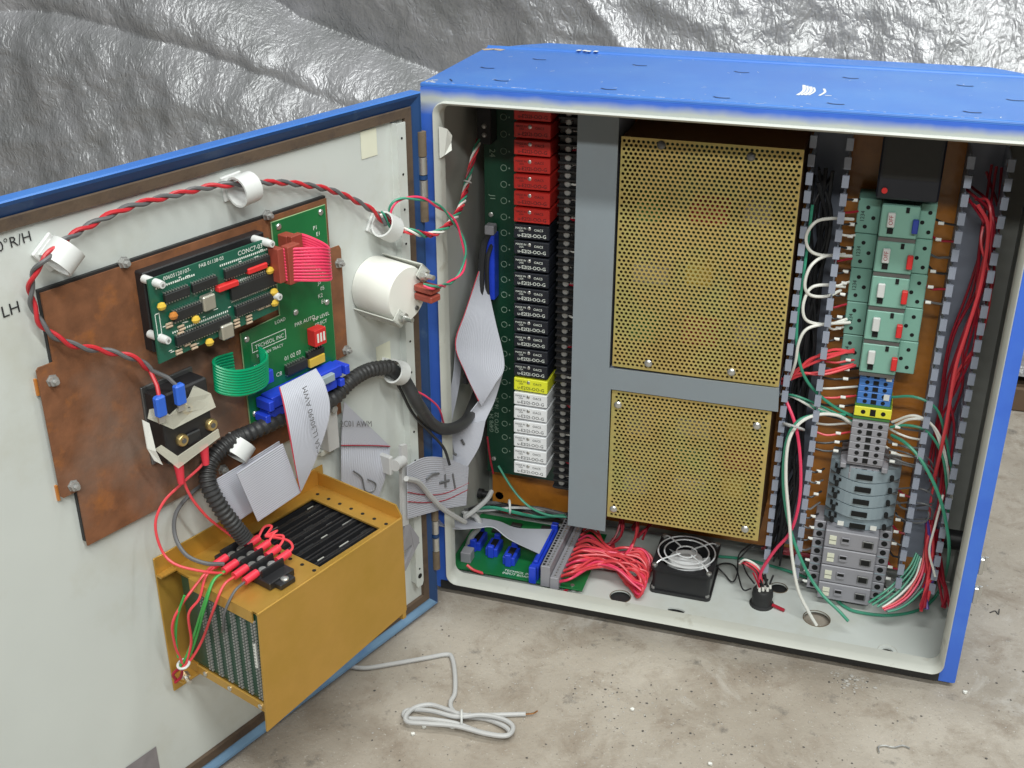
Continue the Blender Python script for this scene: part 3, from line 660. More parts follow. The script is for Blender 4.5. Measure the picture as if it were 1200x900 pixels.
GJ = list(zip([(-0.2802, -0.018, 0.4356), (-0.3016, -0.022, 0.4395), (-0.3089, -0.028, 0.4381), (-0.305, -0.035, 0.4338), (-0.2927, -0.04, 0.4289), (-0.2737, -0.038, 0.4244), (-0.2543, -0.031, 0.422), (-0.2465, -0.024, 0.4249), (-0.2513, -0.02, 0.4315)], [(-0.2799, -0.018, 0.4085), (-0.302, -0.022, 0.4165), (-0.3103, -0.028, 0.4148), (-0.3081, -0.035, 0.4118), (-0.2956, -0.04, 0.4067), (-0.2765, -0.038, 0.4019), (-0.2571, -0.031, 0.3991), (-0.2499, -0.026, 0.4035), (-0.2501, -0.02, 0.4166)]))
t = jumper('jumper_cable', 'green flat wire jumper looping below the teal board', GJ, 10, 'jumper_green', .00145, 0)

# ---- solid state relay with a clear cover
sr = thing('solid_state_relay', 'black relay with clear plastic terminal cover on the rusty plate', 'relay', (-.345, -.0075, .365), 'd')
MB().box(-.374, -.320, -.0122, -.0096, .362, .436, .0006).build('base_plate', 'dark_steel', sr)
MB().box(-.3725, -.3225, -.0335, -.0124, .3680, .4330, .0015).build('body', 'black_plastic', sr)
for x, z in ((-0.3573, -0.0335, 0.3871)[::2], (-0.3254, -0.0335, 0.3884)[::2], (-0.3486, -0.0335, 0.4138)[::2]):
    s = MB().lathe((x, -.0335, z), (0, -1, 0), [(0, .0056), (.0032, .0056), (.0042, .0048)], 14).build('terminal_screw', 'brass', sr, True)
    MB().cyl((x, -.0378, z), (x, -.0383, z), .0024, 8).build('screw_slot', 'dark_steel', s)
MB().box(-.352, -.338, -.0362, -.0337, .3790, .3900, .001).build('divider', 'chip', sr)
mb = MB(); mb.slab([(-0.3875, -0.036, 0.4202), (-0.3681, -0.04, 0.4036), (-0.3219, -0.04, 0.4056), (-0.3224, -0.036, 0.4178), (-0.3366, -0.034, 0.4301), (-0.3463, -0.038, 0.4239), (-0.3695, -0.04, 0.4171), (-0.373, -0.036, 0.4245), (-0.3832, -0.034, 0.4265)], (0, .0012, 0)); mb.build('cover_flap', 'clear_plastic', sr)
mb = MB(); mb.slab([(-0.3855, -0.036, 0.3905), (-0.3685, -0.04, 0.366), (-0.3212, -0.04, 0.376), (-0.3221, -0.04, 0.384), (-0.3668, -0.04, 0.3769), (-0.3783, -0.036, 0.3914)], (0, .0012, 0)); mb.build('cover_flap', 'clear_plastic', sr)
mb = MB(); mb.slab([(-0.3932, -0.036, 0.4218), (-0.3887, -0.038, 0.4174), (-0.3863, -0.038, 0.3899), (-0.3803, -0.036, 0.3734), (-0.3865, -0.034, 0.3797), (-0.3913, -0.034, 0.3932)], (0, .001, 0)); mb.build('side_label', 'paper', sr)
for P_ in ((-0.3793, -0.043, 0.4308), (-0.3588, -0.043, 0.4335)):
    x, y, z = P_; s = MB().box(x-.0048, x+.0048, y-.003, y+.004, z-.0095, z+.0095, .0016).build('spade_terminal', 'spade_blue', sr)
    MB().box(x-.0030, x+.0030, y+.0002, y+.0022, z-.0155, z-.0092).build('spade_blade', 'zinc', s)
for P_ in ((-0.3634, -0.034, 0.3557), (-0.3354, -0.034, 0.3615)): x, y, z = P_; MB().cyl((x, y, z-.0085), (x, y, z+.010), .0030, 10, .0044).build('spade_sleeve', 'red_sleeve', sr, True)

# ---- twisted red and grey pair across the top of the door, with cable clips
PAIR = [(-0.0753, -0.02, 0.5015), (-0.0883, -0.016, 0.518), (-0.1126, -0.012, 0.5353), (-0.1475, -0.012, 0.5537), (-0.1992, -0.012, 0.5715), (-0.2538, -0.016, 0.5834), (-0.2751, -0.012, 0.5862), (-0.3149, -0.012, 0.5885), (-0.3607, -0.012, 0.5892), (-0.397, -0.012, 0.584), (-0.4256, -0.02, 0.5806), (-0.4467, -0.026, 0.5745), (-0.4548, -0.018, 0.5605), (-0.4555, -0.012, 0.541), (-0.4506, -0.014, 0.5177), (-0.4324, -0.018, 0.4982), (-0.4087, -0.022, 0.4856), (-0.3862, -0.028, 0.4723), (-0.3741, -0.03, 0.4576)]
def twist(path, R_, pitch, ph, sub_=10):
    P = crom(path, sub_); out = []; s = 0; up = None
    for i, p in enumerate(P):
        t = (P[min(i+1, len(P)-1)]-P[max(i-1, 0)]).normalized()
        if up is None: up = t.orthogonal().normalized()
        up = (up-t*up.dot(t)).normalized(); e = t.cross(up)
        if i: s += (p-P[i-1]).length
        a = 2*math.pi*s/pitch+ph; out.append(p+(up*math.cos(a)+e*math.sin(a))*R_)
    return out
tw = thing('twisted_pair', 'twisted red and dark grey wire pair clipped along the top of the door', 'wire', PAIR[0], 'd')
a_ = twist(PAIR, .0016, .033, 0); b_ = twist(PAIR, .0016, .033, math.pi)
a_ += [Vector(p) for p in [(-0.3762, -0.038, 0.4468)]]+[Vector((-0.3783, -0.042, 0.4371))]; b_ += [Vector(p) for p in [(-0.3638, -0.036, 0.4492)]]+[Vector((-0.3595, -0.042, 0.4406))]
MB().tube(a_, .0018, 7, smooth=False).build('wire', 'pair_red', tw, True); MB().tube(b_, .0018, 7, smooth=False).build('wire', 'wire_grey', tw, True)
def clip(x, z, r, ang, label, r2=.0135, h=.018):
    """adhesive square base with an open C ring"""
    t = thing('cable_clip', label, 'cable clip', (x, -.0042, z), 'd', 'white cable clips on the door')
    mb = MB().box(-.011, .011, -.003, 0, -.011, .011, .0008); mb.box(-.0075, .0075, -.0045, -.003, -.0075, .0075)
    A = Matrix.Rotation(R(ang), 3, 'Y'); org = Vector((x, -.0042, z))
    mb.v = [A@v+org for v in mb.v]; mb.build('adhesive_base', 'white_plastic', t)
    mb = MB(); n = 18; c = Vector((0, -.0035-r2, 0)); L0 = []
    for q in range(n+1):
        a = R(70+345*q/n)
        for rr, yy in ((r2, -h/2), (r2, h/2), (r2-.0019, h/2), (r2-.0019, -h/2)): mb.v.append(A@(c+Vector((yy, math.sin(a)*rr, math.cos(a)*rr)))+org)
    for q in range(n):
        for k in range(4): mb.face((q*4+k, q*4+(k+1) % 4, q*4+4+(k+1) % 4, q*4+4+k))
    mb.face((0, 1, 2, 3)); mb.face((n*4+3, n*4+2, n*4+1, n*4))
    mb.build('ring', 'white_plastic', t, True)
clip(-.430, .5705, .01, -38, 'white plastic cable clip at the door top left, beside the R/H writing')
clip(-.250, .5790, .01, -4, 'white plastic cable clip above the rusty plate, middle of the top three')
clip(-.074, .4990, .01, 33, 'white plastic cable clip next to the stiffener strip, above the white meter')
clip(-.290, .3450, .01, -38, 'white plastic cable clip holding the black conduit below the clear-covered relay', .0145, .016)
clip(-.070, .3380, .01, 30, 'white plastic cable clip holding the black conduit near the hinge side', .0130, .015)

# ---- white round meter with bracket
mt = thing('panel_meter', 'white round panel meter in a metal bracket on the door', 'meter', (-.083, -.0042, .437), 'd')
c = Vector((-.083, -.0045, .437))
MB().lathe(c, (0, -1, 0), [(0, .0295), (.002, .0302), (.044, .0290), (.0475, .0275), (.0480, .0)], 36).build('case', 'ivory_plastic', mt, True)
A = Matrix.Rotation(R(45), 3, 'Y')
def brk(f): return [A@Vector(p)+Vector((-.083, 0, .437)) for p in f]
for s in (-1, 1):
    mb = MB(); mb.slab(brk([(-.008, -.0045, s*.0315), (.008, -.0045, s*.0315), (.008, -.0580, s*.0315), (-.008, -.0580, s*.0315)]), A@Vector((0, 0, s*.0012)))
    mb.slab(brk([(-.008, -.0580, s*.0325), (.008, -.0580, s*.0325), (.008, -.0580, s*.019), (-.008, -.0580, s*.019)]), (0, .0012, 0)); mb.build('bracket_arm', 'cream_lip', mt)

for z in (-.024, .024):
    p = A@Vector((0, 0, z)); s = MB().lathe((-.083+p.x, -.0585, .437+p.z), (0, -1, 0), [(0, .005), (.005, .005), (.005, .0028), (.014, .0026)], 8).build('mounting_stud', 'zinc', mt, True)
for x, z in ((.012, -.018), (-.006, -.020), (.016, .014)): MB().cyl((-.083+x, -.0525, .437+z), (-.083+x, -.0540, .437+z), .0024, 10).build('screw', 'dark_steel', mt)
for z in (-.004, .005):
    s = MB().box(-.075, -.060, -.076, -.053, .437+z-.0035, .437+z+.0035, .0012).build('terminal_boot', 'brown_conn', mt)

# ---- gold card cage
cg = thing('card_cage', 'gold anodised card cage box mounted low on the door', 'card cage', (-.27, -.0045, .12), 'd')
CX0, CX1, CT = -.366, -.180, .248
mb = MB(); mb.slab([(-.371, -.120, .1205), (CX1, -.120, .1400), (CX1, -.120, .2505), (-.366, -.120, .2475)], (0, .0018, 0)); mb.build('outer_panel', 'gold_plate', cg)
# top plate with a rectangular opening over the cards
ox0, ox1, oy0, oy1 = -.284, -.203, -.112, -.020
v, F = plate_holes([(CX0, -.1181), (CX1, -.1181), (CX1, -.006), (CX0, -.006)], [[(ox0, oy0), (ox1, oy0), (ox1, oy1), (ox0, oy1)]])
mb = MB(); n = len(v); mb.v = [Vector((p.x, p.y, CT)) for p in v]+[Vector((p.x, p.y, CT-.0018)) for p in v]
for t in F: mb.face(t); mb.face([i+n for i in reversed(t)])
for a, b in (((ox0, oy0), (ox1, oy0)), ((ox1, oy0), (ox1, oy1)), ((ox1, oy1), (ox0, oy1)), ((ox0, oy1), (ox0, oy0))): mb.quad((*a, CT), (*b, CT), (*b, CT-.0018), (*a, CT-.0018))
mb.box(CX0-.0015, CX0, -.113, -.030, CT-.012, CT)
tp = mb.build('top_plate', 'gold_plate', cg)
for k in range(7):
    for x in (-.194, -.291): MB().cyl((x, -.112+k*.0155, CT-.0002), (x, -.112+k*.0155, CT+.0004), .0019, 10).build('hole', 'dark_hole', tp)
mb = MB(); mb.slab([(CX1, -.119, .140), (CX1, -.119, .2515), (CX1, -.112, .2625), (CX1, -.006, .2625), (CX1, -.006, .140)], (.0018, 0, 0)); mb.box(CX1-.0045, CX1, -.119, -.010, .2495, .2510) if False else None
mb.build('end_panel', 'gold_plate', cg)
MB().box(-.185, -.180, -.1195, -.010, .132, .1395).build('foot_flange', 'gold_plate', cg)
MB().box(CX0, CX1, -.1179, -.012, .1465, .1480).build('bottom_plate', 'gold_plate', cg)
MB().cyl((-.366, -.1185, .2463), (CX1, -.1185, .2493), .0017, 8).build('top_fold', 'gold_plate', cg, True)
bp_ = MB().box(-.384, -.172, -.0062, -.0045, .118, .268, .0004).build('mounting_plate', 'gold_plate', cg)
MB().box(-.384, -.3662, -.0135, -.0063, .2495, .2512).build('ear', 'gold_plate', cg); MB().box(-.384, -.3662, -.022, -.0063, .1345, .1362).build('ear', 'gold_plate', cg)
MB().box(CX0+.001, CX0+.003, -.117, -.016, .1485, .2460).build('backplane', 'pcb_dark', cg)
me = MB().box(-.0012, 0, -.0016, .0016, -.0010, .0010)
pins = MB()
for c_ in range(6):
    for s in (0, .0036):
        y = -.1135+c_*.0135+s
        for k in range(26):
            z = .1515+k*.0034; pins.box(CX0-.0012, CX0+.001, y-.0008, y+.0008, z-.0008, z+.0008)
pins.build('solder_pins', 'dull_zinc', cg, kind='stuff')
MB().box(CX0-.0008, CX0+.0009, -.112, -.1085, .186, .212).build('part_label', 'paper', cg)
rl = MB().box(CX0-.0020, CX0+.0012, -.1185, -.024, .1385, .1480, .0004).build('lower_rail', 'gold_plate', cg)
for y in (-.036, -.070, -.111): MB().lathe((CX0-.002, y, .1432), (-1, 0, 0), [(0, .0026), (.001, .0026), (.0018, .0015)], 10).build('screw', 'zinc', rl, True)
MB().lathe((CX0-.010, -.014, .137), (-.3, -1, -.2), [(0, .0045), (.006, .0045), (.006, .0026), (.012, .0026)], 8).build('mounting_bolt', 'zinc', cg, True)
# plug-in cards seen edge-on in the opening
for k in range(8):
    y = -.108+k*.0121
    cdk = MB().box(-.289, -.190, y-.0040, y+.0040, .175, CT-.010-(k % 3)*.0015, .0006).build('plug_in_card', 'black_plastic', cg)
    for j in range(3):
        x = -.281+j*.029+((k % 2)*.010); L_ = random.choice((.012, .018, .008))
        MB().box(x, x+L_, y-.0009, y+.0009, CT-.0105, CT-.0068).build('card_edge', random.choice(('card_edge', 'chip', 'dull_zinc', 'chip')), cdk)
    for s in (-1, 1): MB().box(-.2885, -.1905, y+s*.0042-.0010, y+s*.0042+.0010, CT-.013, CT-.0035-(k % 2)*.001).build('card_guide', 'black_plastic', cdk)
# barrier strip on the cage
bs_ = thing('barrier_strip', 'black barrier terminal strip with red crimp lugs on top of the card cage', 'terminal strip', (-.325, -.07, CT), 'd')
MB().box(-.337, -.307, -.104, -.030, CT+.0003, CT+.008, .0008).build('base', 'black_plastic', bs_)
for k in range(5):
    y = -.092+k*.0135; MB().box(-.335, -.309, y-.001, y+.001, CT+.008, CT+.0155).build('barrier', 'black_plastic', bs_)
MB().box(-.331, -.313, -.1115, -.1005, CT+.0003, CT+.006, .0008).build('end_ear', 'black_plastic', bs_)
MB().lathe((-.322, -.107, CT+.006), (0, 0, 1), [(0, .0038), (.0012, .0038), (.002, .0026)], 12).build('mounting_screw', 'zinc', bs_, True)
for k in range(4):
    y = -.0855+k*.0135
    for x in (-.328, -.317): MB().lathe((x, y, CT+.008), (0, 0, 1), [(0, .0044), (.003, .0044), (.004, .0034)], 10).build('terminal_screw', 'zinc', bs_, True)
    for x0, x1 in ((-.3495, -.3345), (-.3105, -.2955)): MB().cyl((x0, y, CT+.0100), (x1, y, CT+.0112), .0038, 10).build('crimp_lug', 'red_sleeve', bs_, True)

# ---- grey bracket and latch bar
gk = thing('cable_bracket', 'small pale grey metal bracket below the green board corner', 'bracket', (-.166, -.0045, .288), 'd')
MB().box(-.174, -.159, -.020, -.0045, .287, .339, .001).build('block', 'cord_grey', gk)
MB().lathe((-.166, -.020, .334), (0, -1, 0), [(0, .004), (.004, .004)], 8).build('screw', 'dull_zinc', gk)
MB().box(-.178, -.155, -.012, -.0045, .282, .2868).build('foot', 'cream_lip', gk)
lb = thing('latch_bar', 'pale grey upright strap with bent end near the hinge side of the door', 'latch bar', (-.075, -.0045, .1), 'd')
mb = MB(); mb.slab([(-.0835, -.031, .157), (-.0735, -.031, .155), (-.0705, -.031, .255), (-.0795, -.031, .257)], (0, .004, 0)); mb.build('strap', 'cord_grey', lb)
mb = MB(); mb.slab([(-.080, -.031, .156), (-.072, -.031, .154), (-.054, -.028, .126), (-.0545, -.028, .119), (-.062, -.028, .112), (-.079, -.028, .094), (-.084, -.028, .098), (-.067, -.028, .119), (-.0655, -.028, .124), (-.085, -.030, .122)], (0, .006, 0)); mb.build('bent_end', 'grey_plastic', lb)
MB().cyl((-.094, -.033, .240), (-.078, -.030, .238), .0065, 14).build('pivot', 'cord_grey', lb, True)
MB().box(-.098, -.092, -.0300, -.0045, .228, .250, .001).build('post', 'cord_grey', lb)

# ================================================================ inside the cabinet (world frame)
PY = .165                                              # front of the mounting panel
mp = thing('equipment_panel', 'amber brown equipment panel at the back of the cabinet', 'equipment panel', (.305, PY, .03))
MB().box(.0185, .584, PY, PY+.003, .030, .600).build('panel', 'amber_panel', mp)
for x in (.028, .585):
    for z in (.04, .59): MB().cyl((x, PY, z), (x, D-.002, z), .006, 10).build('standoff', 'dull_zinc', mp)

# ---- relay rack board with barrier terminals
rb = thing('relay_board', 'dark green relay rack board standing upright at the left of the panel', 'circuit board', (.075, .14, .092))
BY = .1400
MB().box(.020, .140, BY, BY+.0018, .091, .600, .0003).build('board', 'pcb_dark', rb)
PITCH = .0193; ZB = .1315
mb = MB()
for k in range(24):
    z = ZB-.006+k*PITCH*1.0175; mb.ring((.044, BY-.0003, z), (0, 1, 0), .0036, .0004, 14, 4); mb.box(.050, .0515, BY-.0005, BY-.0001, z-.0008, z+.0008)
mb.text('24', (.030, BY-.0004, .515), (0, 0, -1), (1, 0, 0), .010); mb.text('J1', (.030, BY-.0004, .462), (0, 0, -1), (1, 0, 0), .009)
mb.build('silkscreen', 'silk_dim', rb, kind='stuff')
for x, t in ((.0265, 'G4PB 24  RACK'), (.0335, 'OPTO 22  16 24')): MB().text(t, (x, BY-.0004, .175), (0, 0, 1), (-1, 0, 0), .0075).build('lettering', 'silk_dim', rb)
ts = MB().box(.1180, .1400, .112, BY-.0003, .098, .598, .0006).build('terminal_strip', 'black_plastic', rb)
bar = MB().box(.118, .1405, -.006, .0, -.0011, .0011).mesh('barrier', 'black_plastic')
scr = MB().lathe((0, 0, 0), (0, -1, 0), [(0, .0040), (.0022, .0040), (.0030, .0030)], 10).mesh('terminal_screw', 'dull_zinc', smooth=True)
lug = MB().box(-.0022, .0075, -.0028, -.0005, -.0022, .0022).mesh('wire_lug', 'dull_zinc')
for k in range(50):
    z = .104+k*.0099; o = bpy.data.objects.new('barrier', bar); COL.objects.link(o); o.parent = ts; o.location = Vector((0, .112, z))-Vector(ORG[rb.name])
    if k < 49: sub(scr, 'terminal_screw', ts, Vector((.1285, .1118, z+.005))-Vector(ORG[rb.name])); 
for x, z in ((.028, .441), (.029, .111), (.029, .59)): MB().lathe((x, BY, z), (0, -1, 0), [(0, .003), (.001, .003), (.0016, .002)], 10).build('screw', 'zinc', rb, True)
hb = MB().box(.027, .0375, .122, BY-.0003, .340, .422, .001).build('ribbon_header', 'conn_blue', rb)
MB().box(.0265, .038, .119, .132, .4225, .434, .001).build('header_latch', 'grey_plastic', rb)
MB().box(.019, .036, .118, BY-.0003, .530, .600, .001).build('connector', 'black_plastic', rb)
for z in (.541, .551): MB().ball((.028, .118, z), .003).build('pin', 'dull_zinc', rb)

# ---- 24 plug-in relay modules
ORD = ('topmost', 'second', 'third', 'fourth', 'fifth', 'sixth', 'seventh', 'eighth', 'ninth', 'tenth')
CM = {}
for c_, ink in (('red', 'ink'), ('black', 'silk'), ('yellow', 'ink'), ('white', 'ink')):
    CM[c_] = (MB().box(-.0210, .0210, 0, .046, -.0082, .0082, .0007).mesh('case', 'mod_'+c_),
              MB().text('u-E2I2I-OO-G', (.0005, -.0003, -.0040), (1, 0, 0), (0, 0, 1), .0058).text('MADE IN', (-.0125, -.0003, .0042), (1, 0, 0), (0, 0, 1), .0032).text('USA', (-.0120, -.0003, .0012), (1, 0, 0), (0, 0, 1), .0030).text('OAC5', (.0085, -.0003, .0030), (1, 0, 0), (0, 0, 1), .0040).mesh('lettering', ink if c_ != 'red' else 'ink'))
skt = MB().lathe((0, 0, 0), (0, -1, 0), [(0, .0021), (.0006, .0021), (.0011, .0014)], 10).mesh('screw', 'zinc', smooth=True)
seq = ['white']*6+['yellow']+['black']*10+['red']*7
for k, c_ in enumerate(seq):
    z = ZB+k*PITCH; n = seq.count(c_); idx = [i for i in range(24) if seq[i] == c_][::-1].index(k)
    if c_ == 'yellow': lab = 'single bright yellow relay module between the black and the white ones'
    else:
        pos = ('lowest' if idx == n-1 else ORD[idx]+(' from the top' if idx else '')) 
        lab = f'{c_} plug-in relay module, {pos} of the {"six white" if c_=="white" else "ten black" if c_=="black" else "seven red"} ones'
    t = thing('relay_module', lab, 'relay module', (.092, .0925, z-.0082), group='plug-in relay modules on the rack board')
    t.rotation_euler = (random.uniform(-.008, .008), random.uniform(-.012, .012), random.uniform(-.01, .01)); put(CM[c_][0], 'case', t, (.092, .0925, z)); put(CM[c_][1], 'lettering', t, (.092, .0925, z)); put(skt, 'screw', t, (.0895, .0925, z+.0042))

# ---- wiring ducts
def finger_mesh(): return MB().box(-.0008, .0008, .0886, .135, -.0058, .0058, .0003).slab([(-.0034, .085, -.0063), (.0034, .085, -.0063), (.0034, .085, .0063), (-.0034, .085, .0063)], (0, .0035, 0)).mesh('finger', 'duct_grey')
fm = finger_mesh()
def duct(x0, x1, z0, z1, label, vertical=True):
    t = thing('wiring_duct', label, 'wiring duct', ((x0+x1)/2, PY, z0))
    MB().box(x0, x1, PY-.002, PY-.0003, z0, z1).build('base', 'duct_grey', t)
    for x in (x0, x1):
        MB().box(x-.0008, x+.0008, .1355, PY-.0022, z0, z1).build('wall', 'duct_grey', t)
        n = int((z1-z0)/.0192)
        for k in range(n): put(fm, 'finger', t, (x, 0, z0+.010+k*.0192))
    return t
duct(.3905, .4265, .040, .585, 'open slotted grey wiring duct right of the perforated gold covers')
duct(.5425, .5795, .050, .585, 'open slotted grey wiring duct full of red wires near the right wall')
cv = thing('wiring_duct', 'covered grey wiring duct between the relay rack and the perforated covers', 'wiring duct', (.168, PY, .065))
LY = .066
mb = MB(); mb.slab([(.1490, LY, .0770), (.1962, LY, .0770), (.1962, LY, .2705), (.3860, LY, .2705), (.3845, LY, .2985), (.1935, LY, .2965), (.1935, LY, .5900), (.1495, LY, .5900)], (0, .0022, 0)); mb.build('cover', 'grey_lid', cv)
MB().box(.1505, .1520, LY+.0024, PY-.0005, .079, .588).build('wall', 'duct_grey', cv); MB().box(.1895, .1910, LY+.0024, PY-.0005, .079, .588).build('wall', 'duct_grey', cv)
MB().box(.1925, .3835, LY+.0024, PY-.0005, .2725, .2740).build('wall', 'duct_grey', cv); MB().box(.1925, .3835, LY+.0024, PY-.0005, .2925, .2940).build('wall', 'duct_grey', cv)

# ---- two perforated gold covers with the power supply behind them
def perforated(x0, x1, z0, z1, label, screws, skew=0.):
    t = thing('perforated_cover', label, 'perforated cover', ((x0+x1)/2, PY, z0)); yf = .0700; th = .0013
    p = .0051; rs = p*.866; r = .00176; nc = int((x1-x0-.001)/p-.5); nr = int((z1-z0-.001)/rs); gx = (x1-x0-(nc+.5)*p)/2; gz = (z1-z0-nr*rs)/2
    V = []; F = []
    K = 8; cs = [(math.cos(2*math.pi*(k+.5)/K), math.sin(2*math.pi*(k+.5)/K)) for k in range(K)]
    def sq(c, s):
        m_ = max(abs(c)/(p/2), abs(s)/(rs/2)); return c/m_, s/m_
    SQ = [sq(c, s) for c, s in cs]
    # corner points of the cell lie between the first and second octants: snap them
    SQ = [(math.copysign(p/2, c) if abs(c) > .5 else math.copysign(p*.21, c), math.copysign(rs/2, s) if abs(s) > .5 else math.copysign(rs*.21, s)) for c, s in cs]
    def quadf(a, b, c, d): n = len(V); V.extend([a, b, c, d]); F.append((n, n+1, n+2, n+3))
    for j in range(nr):
        off = (p/2 if j % 2 else 0); zc = z0+gz+(j+.5)*rs
        if off: quadf((x0+gx, yf, zc-rs/2), (x0+gx+p/2, yf, zc-rs/2), (x0+gx+p/2, yf, zc+rs/2), (x0+gx, yf, zc+rs/2))
        else: quadf((x1-gx-p/2, yf, zc-rs/2), (x1-gx, yf, zc-rs/2), (x1-gx, yf, zc+rs/2), (x1-gx-p/2, yf, zc+rs/2))
        for i in range(nc):
            xc = x0+gx+(i+.5)*p+off; b = len(V)
            for (c, s) in SQ: V.append((xc+c, yf, zc+s))
            for (c, s) in cs: V.append((xc+r*c, yf, zc+r*s))
            for (c, s) in cs: V.append((xc+r*c, yf+th, zc+r*s))
            for k in range(K):
                q = (k+1) % K; F.append((b+k, b+q, b+K+q, b+K+k)); F.append((b+K+k, b+K+q, b+2*K+q, b+2*K+k))
            # the four cell corners
            for k in range(K):
                q = (k+1) % K; (a, e), (f, g) = SQ[k], SQ[q]
                if a != f and e != g:
                    cx = a if abs(abs(a)-p/2) < 1e-9 else f; cz = e if abs(abs(e)-rs/2) < 1e-9 else g
                    n = len(V); V.append((xc+cx, yf, zc+cz)); F.append((b+k, n, b+q))
    for (a, b_, c, d) in ((x0, x0+gx, z0, z1), (x1-gx, x1, z0, z1), (x0+gx, x1-gx, z0, z0+gz), (x0+gx, x1-gx, z1-gz, z1)): quadf((a, yf, c), (b_, yf, c), (b_, yf, d), (a, yf, d))
    mb = MB(); mb.v = [Vector(v) for v in V]; [mb.face(f) for f in F]
    o = bpy.data.objects.new('perforated_face', None) if False else mb.build('perforated_face', 'gold_mesh', t)
    mb = MB(); mb.box(x1, x1+.0012, yf+.0015, PY-.0005, z0, z1); mb.box(x0-.0012, x0, yf+.0015, PY-.0005, z0, z1)
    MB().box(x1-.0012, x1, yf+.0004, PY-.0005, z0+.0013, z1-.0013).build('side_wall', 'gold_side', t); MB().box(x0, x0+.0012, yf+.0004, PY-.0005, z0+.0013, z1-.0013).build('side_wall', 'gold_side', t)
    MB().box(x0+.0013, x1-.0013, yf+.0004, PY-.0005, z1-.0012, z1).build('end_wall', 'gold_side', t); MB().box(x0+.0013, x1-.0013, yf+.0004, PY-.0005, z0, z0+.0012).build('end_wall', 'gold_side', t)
    me = MB().lathe((0, 0, 0), (0, -1, 0), [(0, .0046), (.0010, .0046), (.0024, .0034), (.0028, .0018)], 14).mesh('screw', 'zinc', smooth=True)
    shaded_screw = me.copy(); shaded_screw.materials[0] = MATS['dark_steel']  # upper screws get a darker colour in place of the shade there
    for x, z in screws: put(shaded_screw if z > .5 else me, 'screw', t, (x, yf, z))
    # power supply parts seen dimly through the holes
    MB().box(x0+.004, x1-.004, PY-.020, PY-.018, z0+.006, z1-.006).build('supply_board', 'pcb_dark', t)
    for k in range(9):
        bx0 = x0+.012+(k % 3)*.058; bz = z0+.02+(k//3)*(z1-z0-.05)/3; m_ = ('black_plastic', 'cap_yellow', 'dull_zinc', 'grey_plastic', 'wire_red_dark', 'pcb_green')[(k*5+int(z0*100)) % 6]
        MB().box(bx0, bx0+.030+.012*(k % 2), .098+.012*((k*7) % 3), PY-.0202, bz, bz+.024+.012*((k*3) % 3), .002).build('component', m_, t)
    return t
perforated(.1960, .3835, .2985, .5635, 'tall upper perforated gold metal cover over the power supply', ((.2375, .3075), (.3308, .3097), (.2386, .5573), (.3314, .5525)))
perforated(.1970, .3790, .0965, .2680, 'shorter lower perforated gold metal cover above the fan', ((.2046, .2500), (.3644, .2477), (.2047, .1085), (.3628, .1102)))

# ---- right-hand column on its rail
dr = solo(MB().box(.478, .494, .1565, .158, .022, .512).box(.474, .478, .158, .1645, .022, .512).box(.494, .498, .158, .1645, .022, .512), 'din_rail', 'zinc', 'steel mounting rail behind the column of terminal blocks', 'rail', (.486, .1645, .022))
bb = thing('control_relay', 'black plastic box with small red light at the top of the right-hand column', 'relay', (.487, .165, .512))
MB().box(.4575, .5185, .092, .156, .5135, .5885, .002).build('case', 'mod_black', bb)
MB().cyl((.4655, .0915, .523), (.4655, .0895, .523), .0030, 12).build('indicator', 'sig_red', bb, True)
MB().box(.462, .514, .0912, .0917, .536, .582).build('face_plate', 'chip', bb)
# green motor starters
for k in range(5):
    zt = .5055-k*.0388; lab = ('pale green breaker block with a blue tab, highest of the five', 'pale green breaker block with a red tab, just under the blue-tabbed one', 'pale green breaker block with a red tab, middle of the five', 'pale green breaker block with a red tab, second lowest of the five', 'pale green breaker block with a red tab, directly above the blue terminals')[k]
    t = thing('circuit_breaker', lab, 'breaker', (.485, .157, zt-.035), group='pale green breaker blocks in the right-hand column')
    MB().box(.4655, .5035, .100, .1560, zt-.0345, zt, .0012).build('body', 'mint_plastic', t)
    MB().box(.4660, .5030, .1005, .1555, zt-.0386, zt-.0347).build('spacer', 'dark_steel', t)
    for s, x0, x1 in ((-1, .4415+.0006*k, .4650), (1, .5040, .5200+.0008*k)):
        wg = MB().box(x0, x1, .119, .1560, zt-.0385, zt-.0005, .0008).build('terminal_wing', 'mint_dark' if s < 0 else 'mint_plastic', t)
        for zz, dx in ((zt-.010, .010), (zt-.021, .0035), (zt-.031, .011)):
            x = (x0+dx) if s > 0 else (x1-dx-.003); MB().cyl((x, .1186, zz), (x, .1192, zz), .0022, 10).build('screw_hole', 'dark_hole', wg)
        if s < 0: MB().text('1234', (x0+.006, .1186, zt-.020), (0, 0, 1), (-1, 0, 0), .006).build('lettering', 'ink', wg)
    MB().box(.4725, .4800, .0955, .0998, zt-.0225, zt-.0070, .0008).build('rocker', 'white_plastic', t)
    MB().box(.4735, .4795, .0988, .0998, zt-.0300, zt-.0245).build('window', 'dark_hole', t)
    MB().box(.4895, .4930, .0990, .0998, zt-.0065, zt-.0008).build('notch', 'dark_hole', t)
    MB().box(.4975, .5035, .0935, .0997, zt-.0265, zt-.0120, .0008).build('tab', 'flag_blue' if k == 0 else 'sig_red', t)
    if k < 2: MB().text('OFF', (.4763, .0952, zt-.0145), (0, 0, 1), (-1, 0, 0), .006).build('lettering', 'wire_red_dark', t)
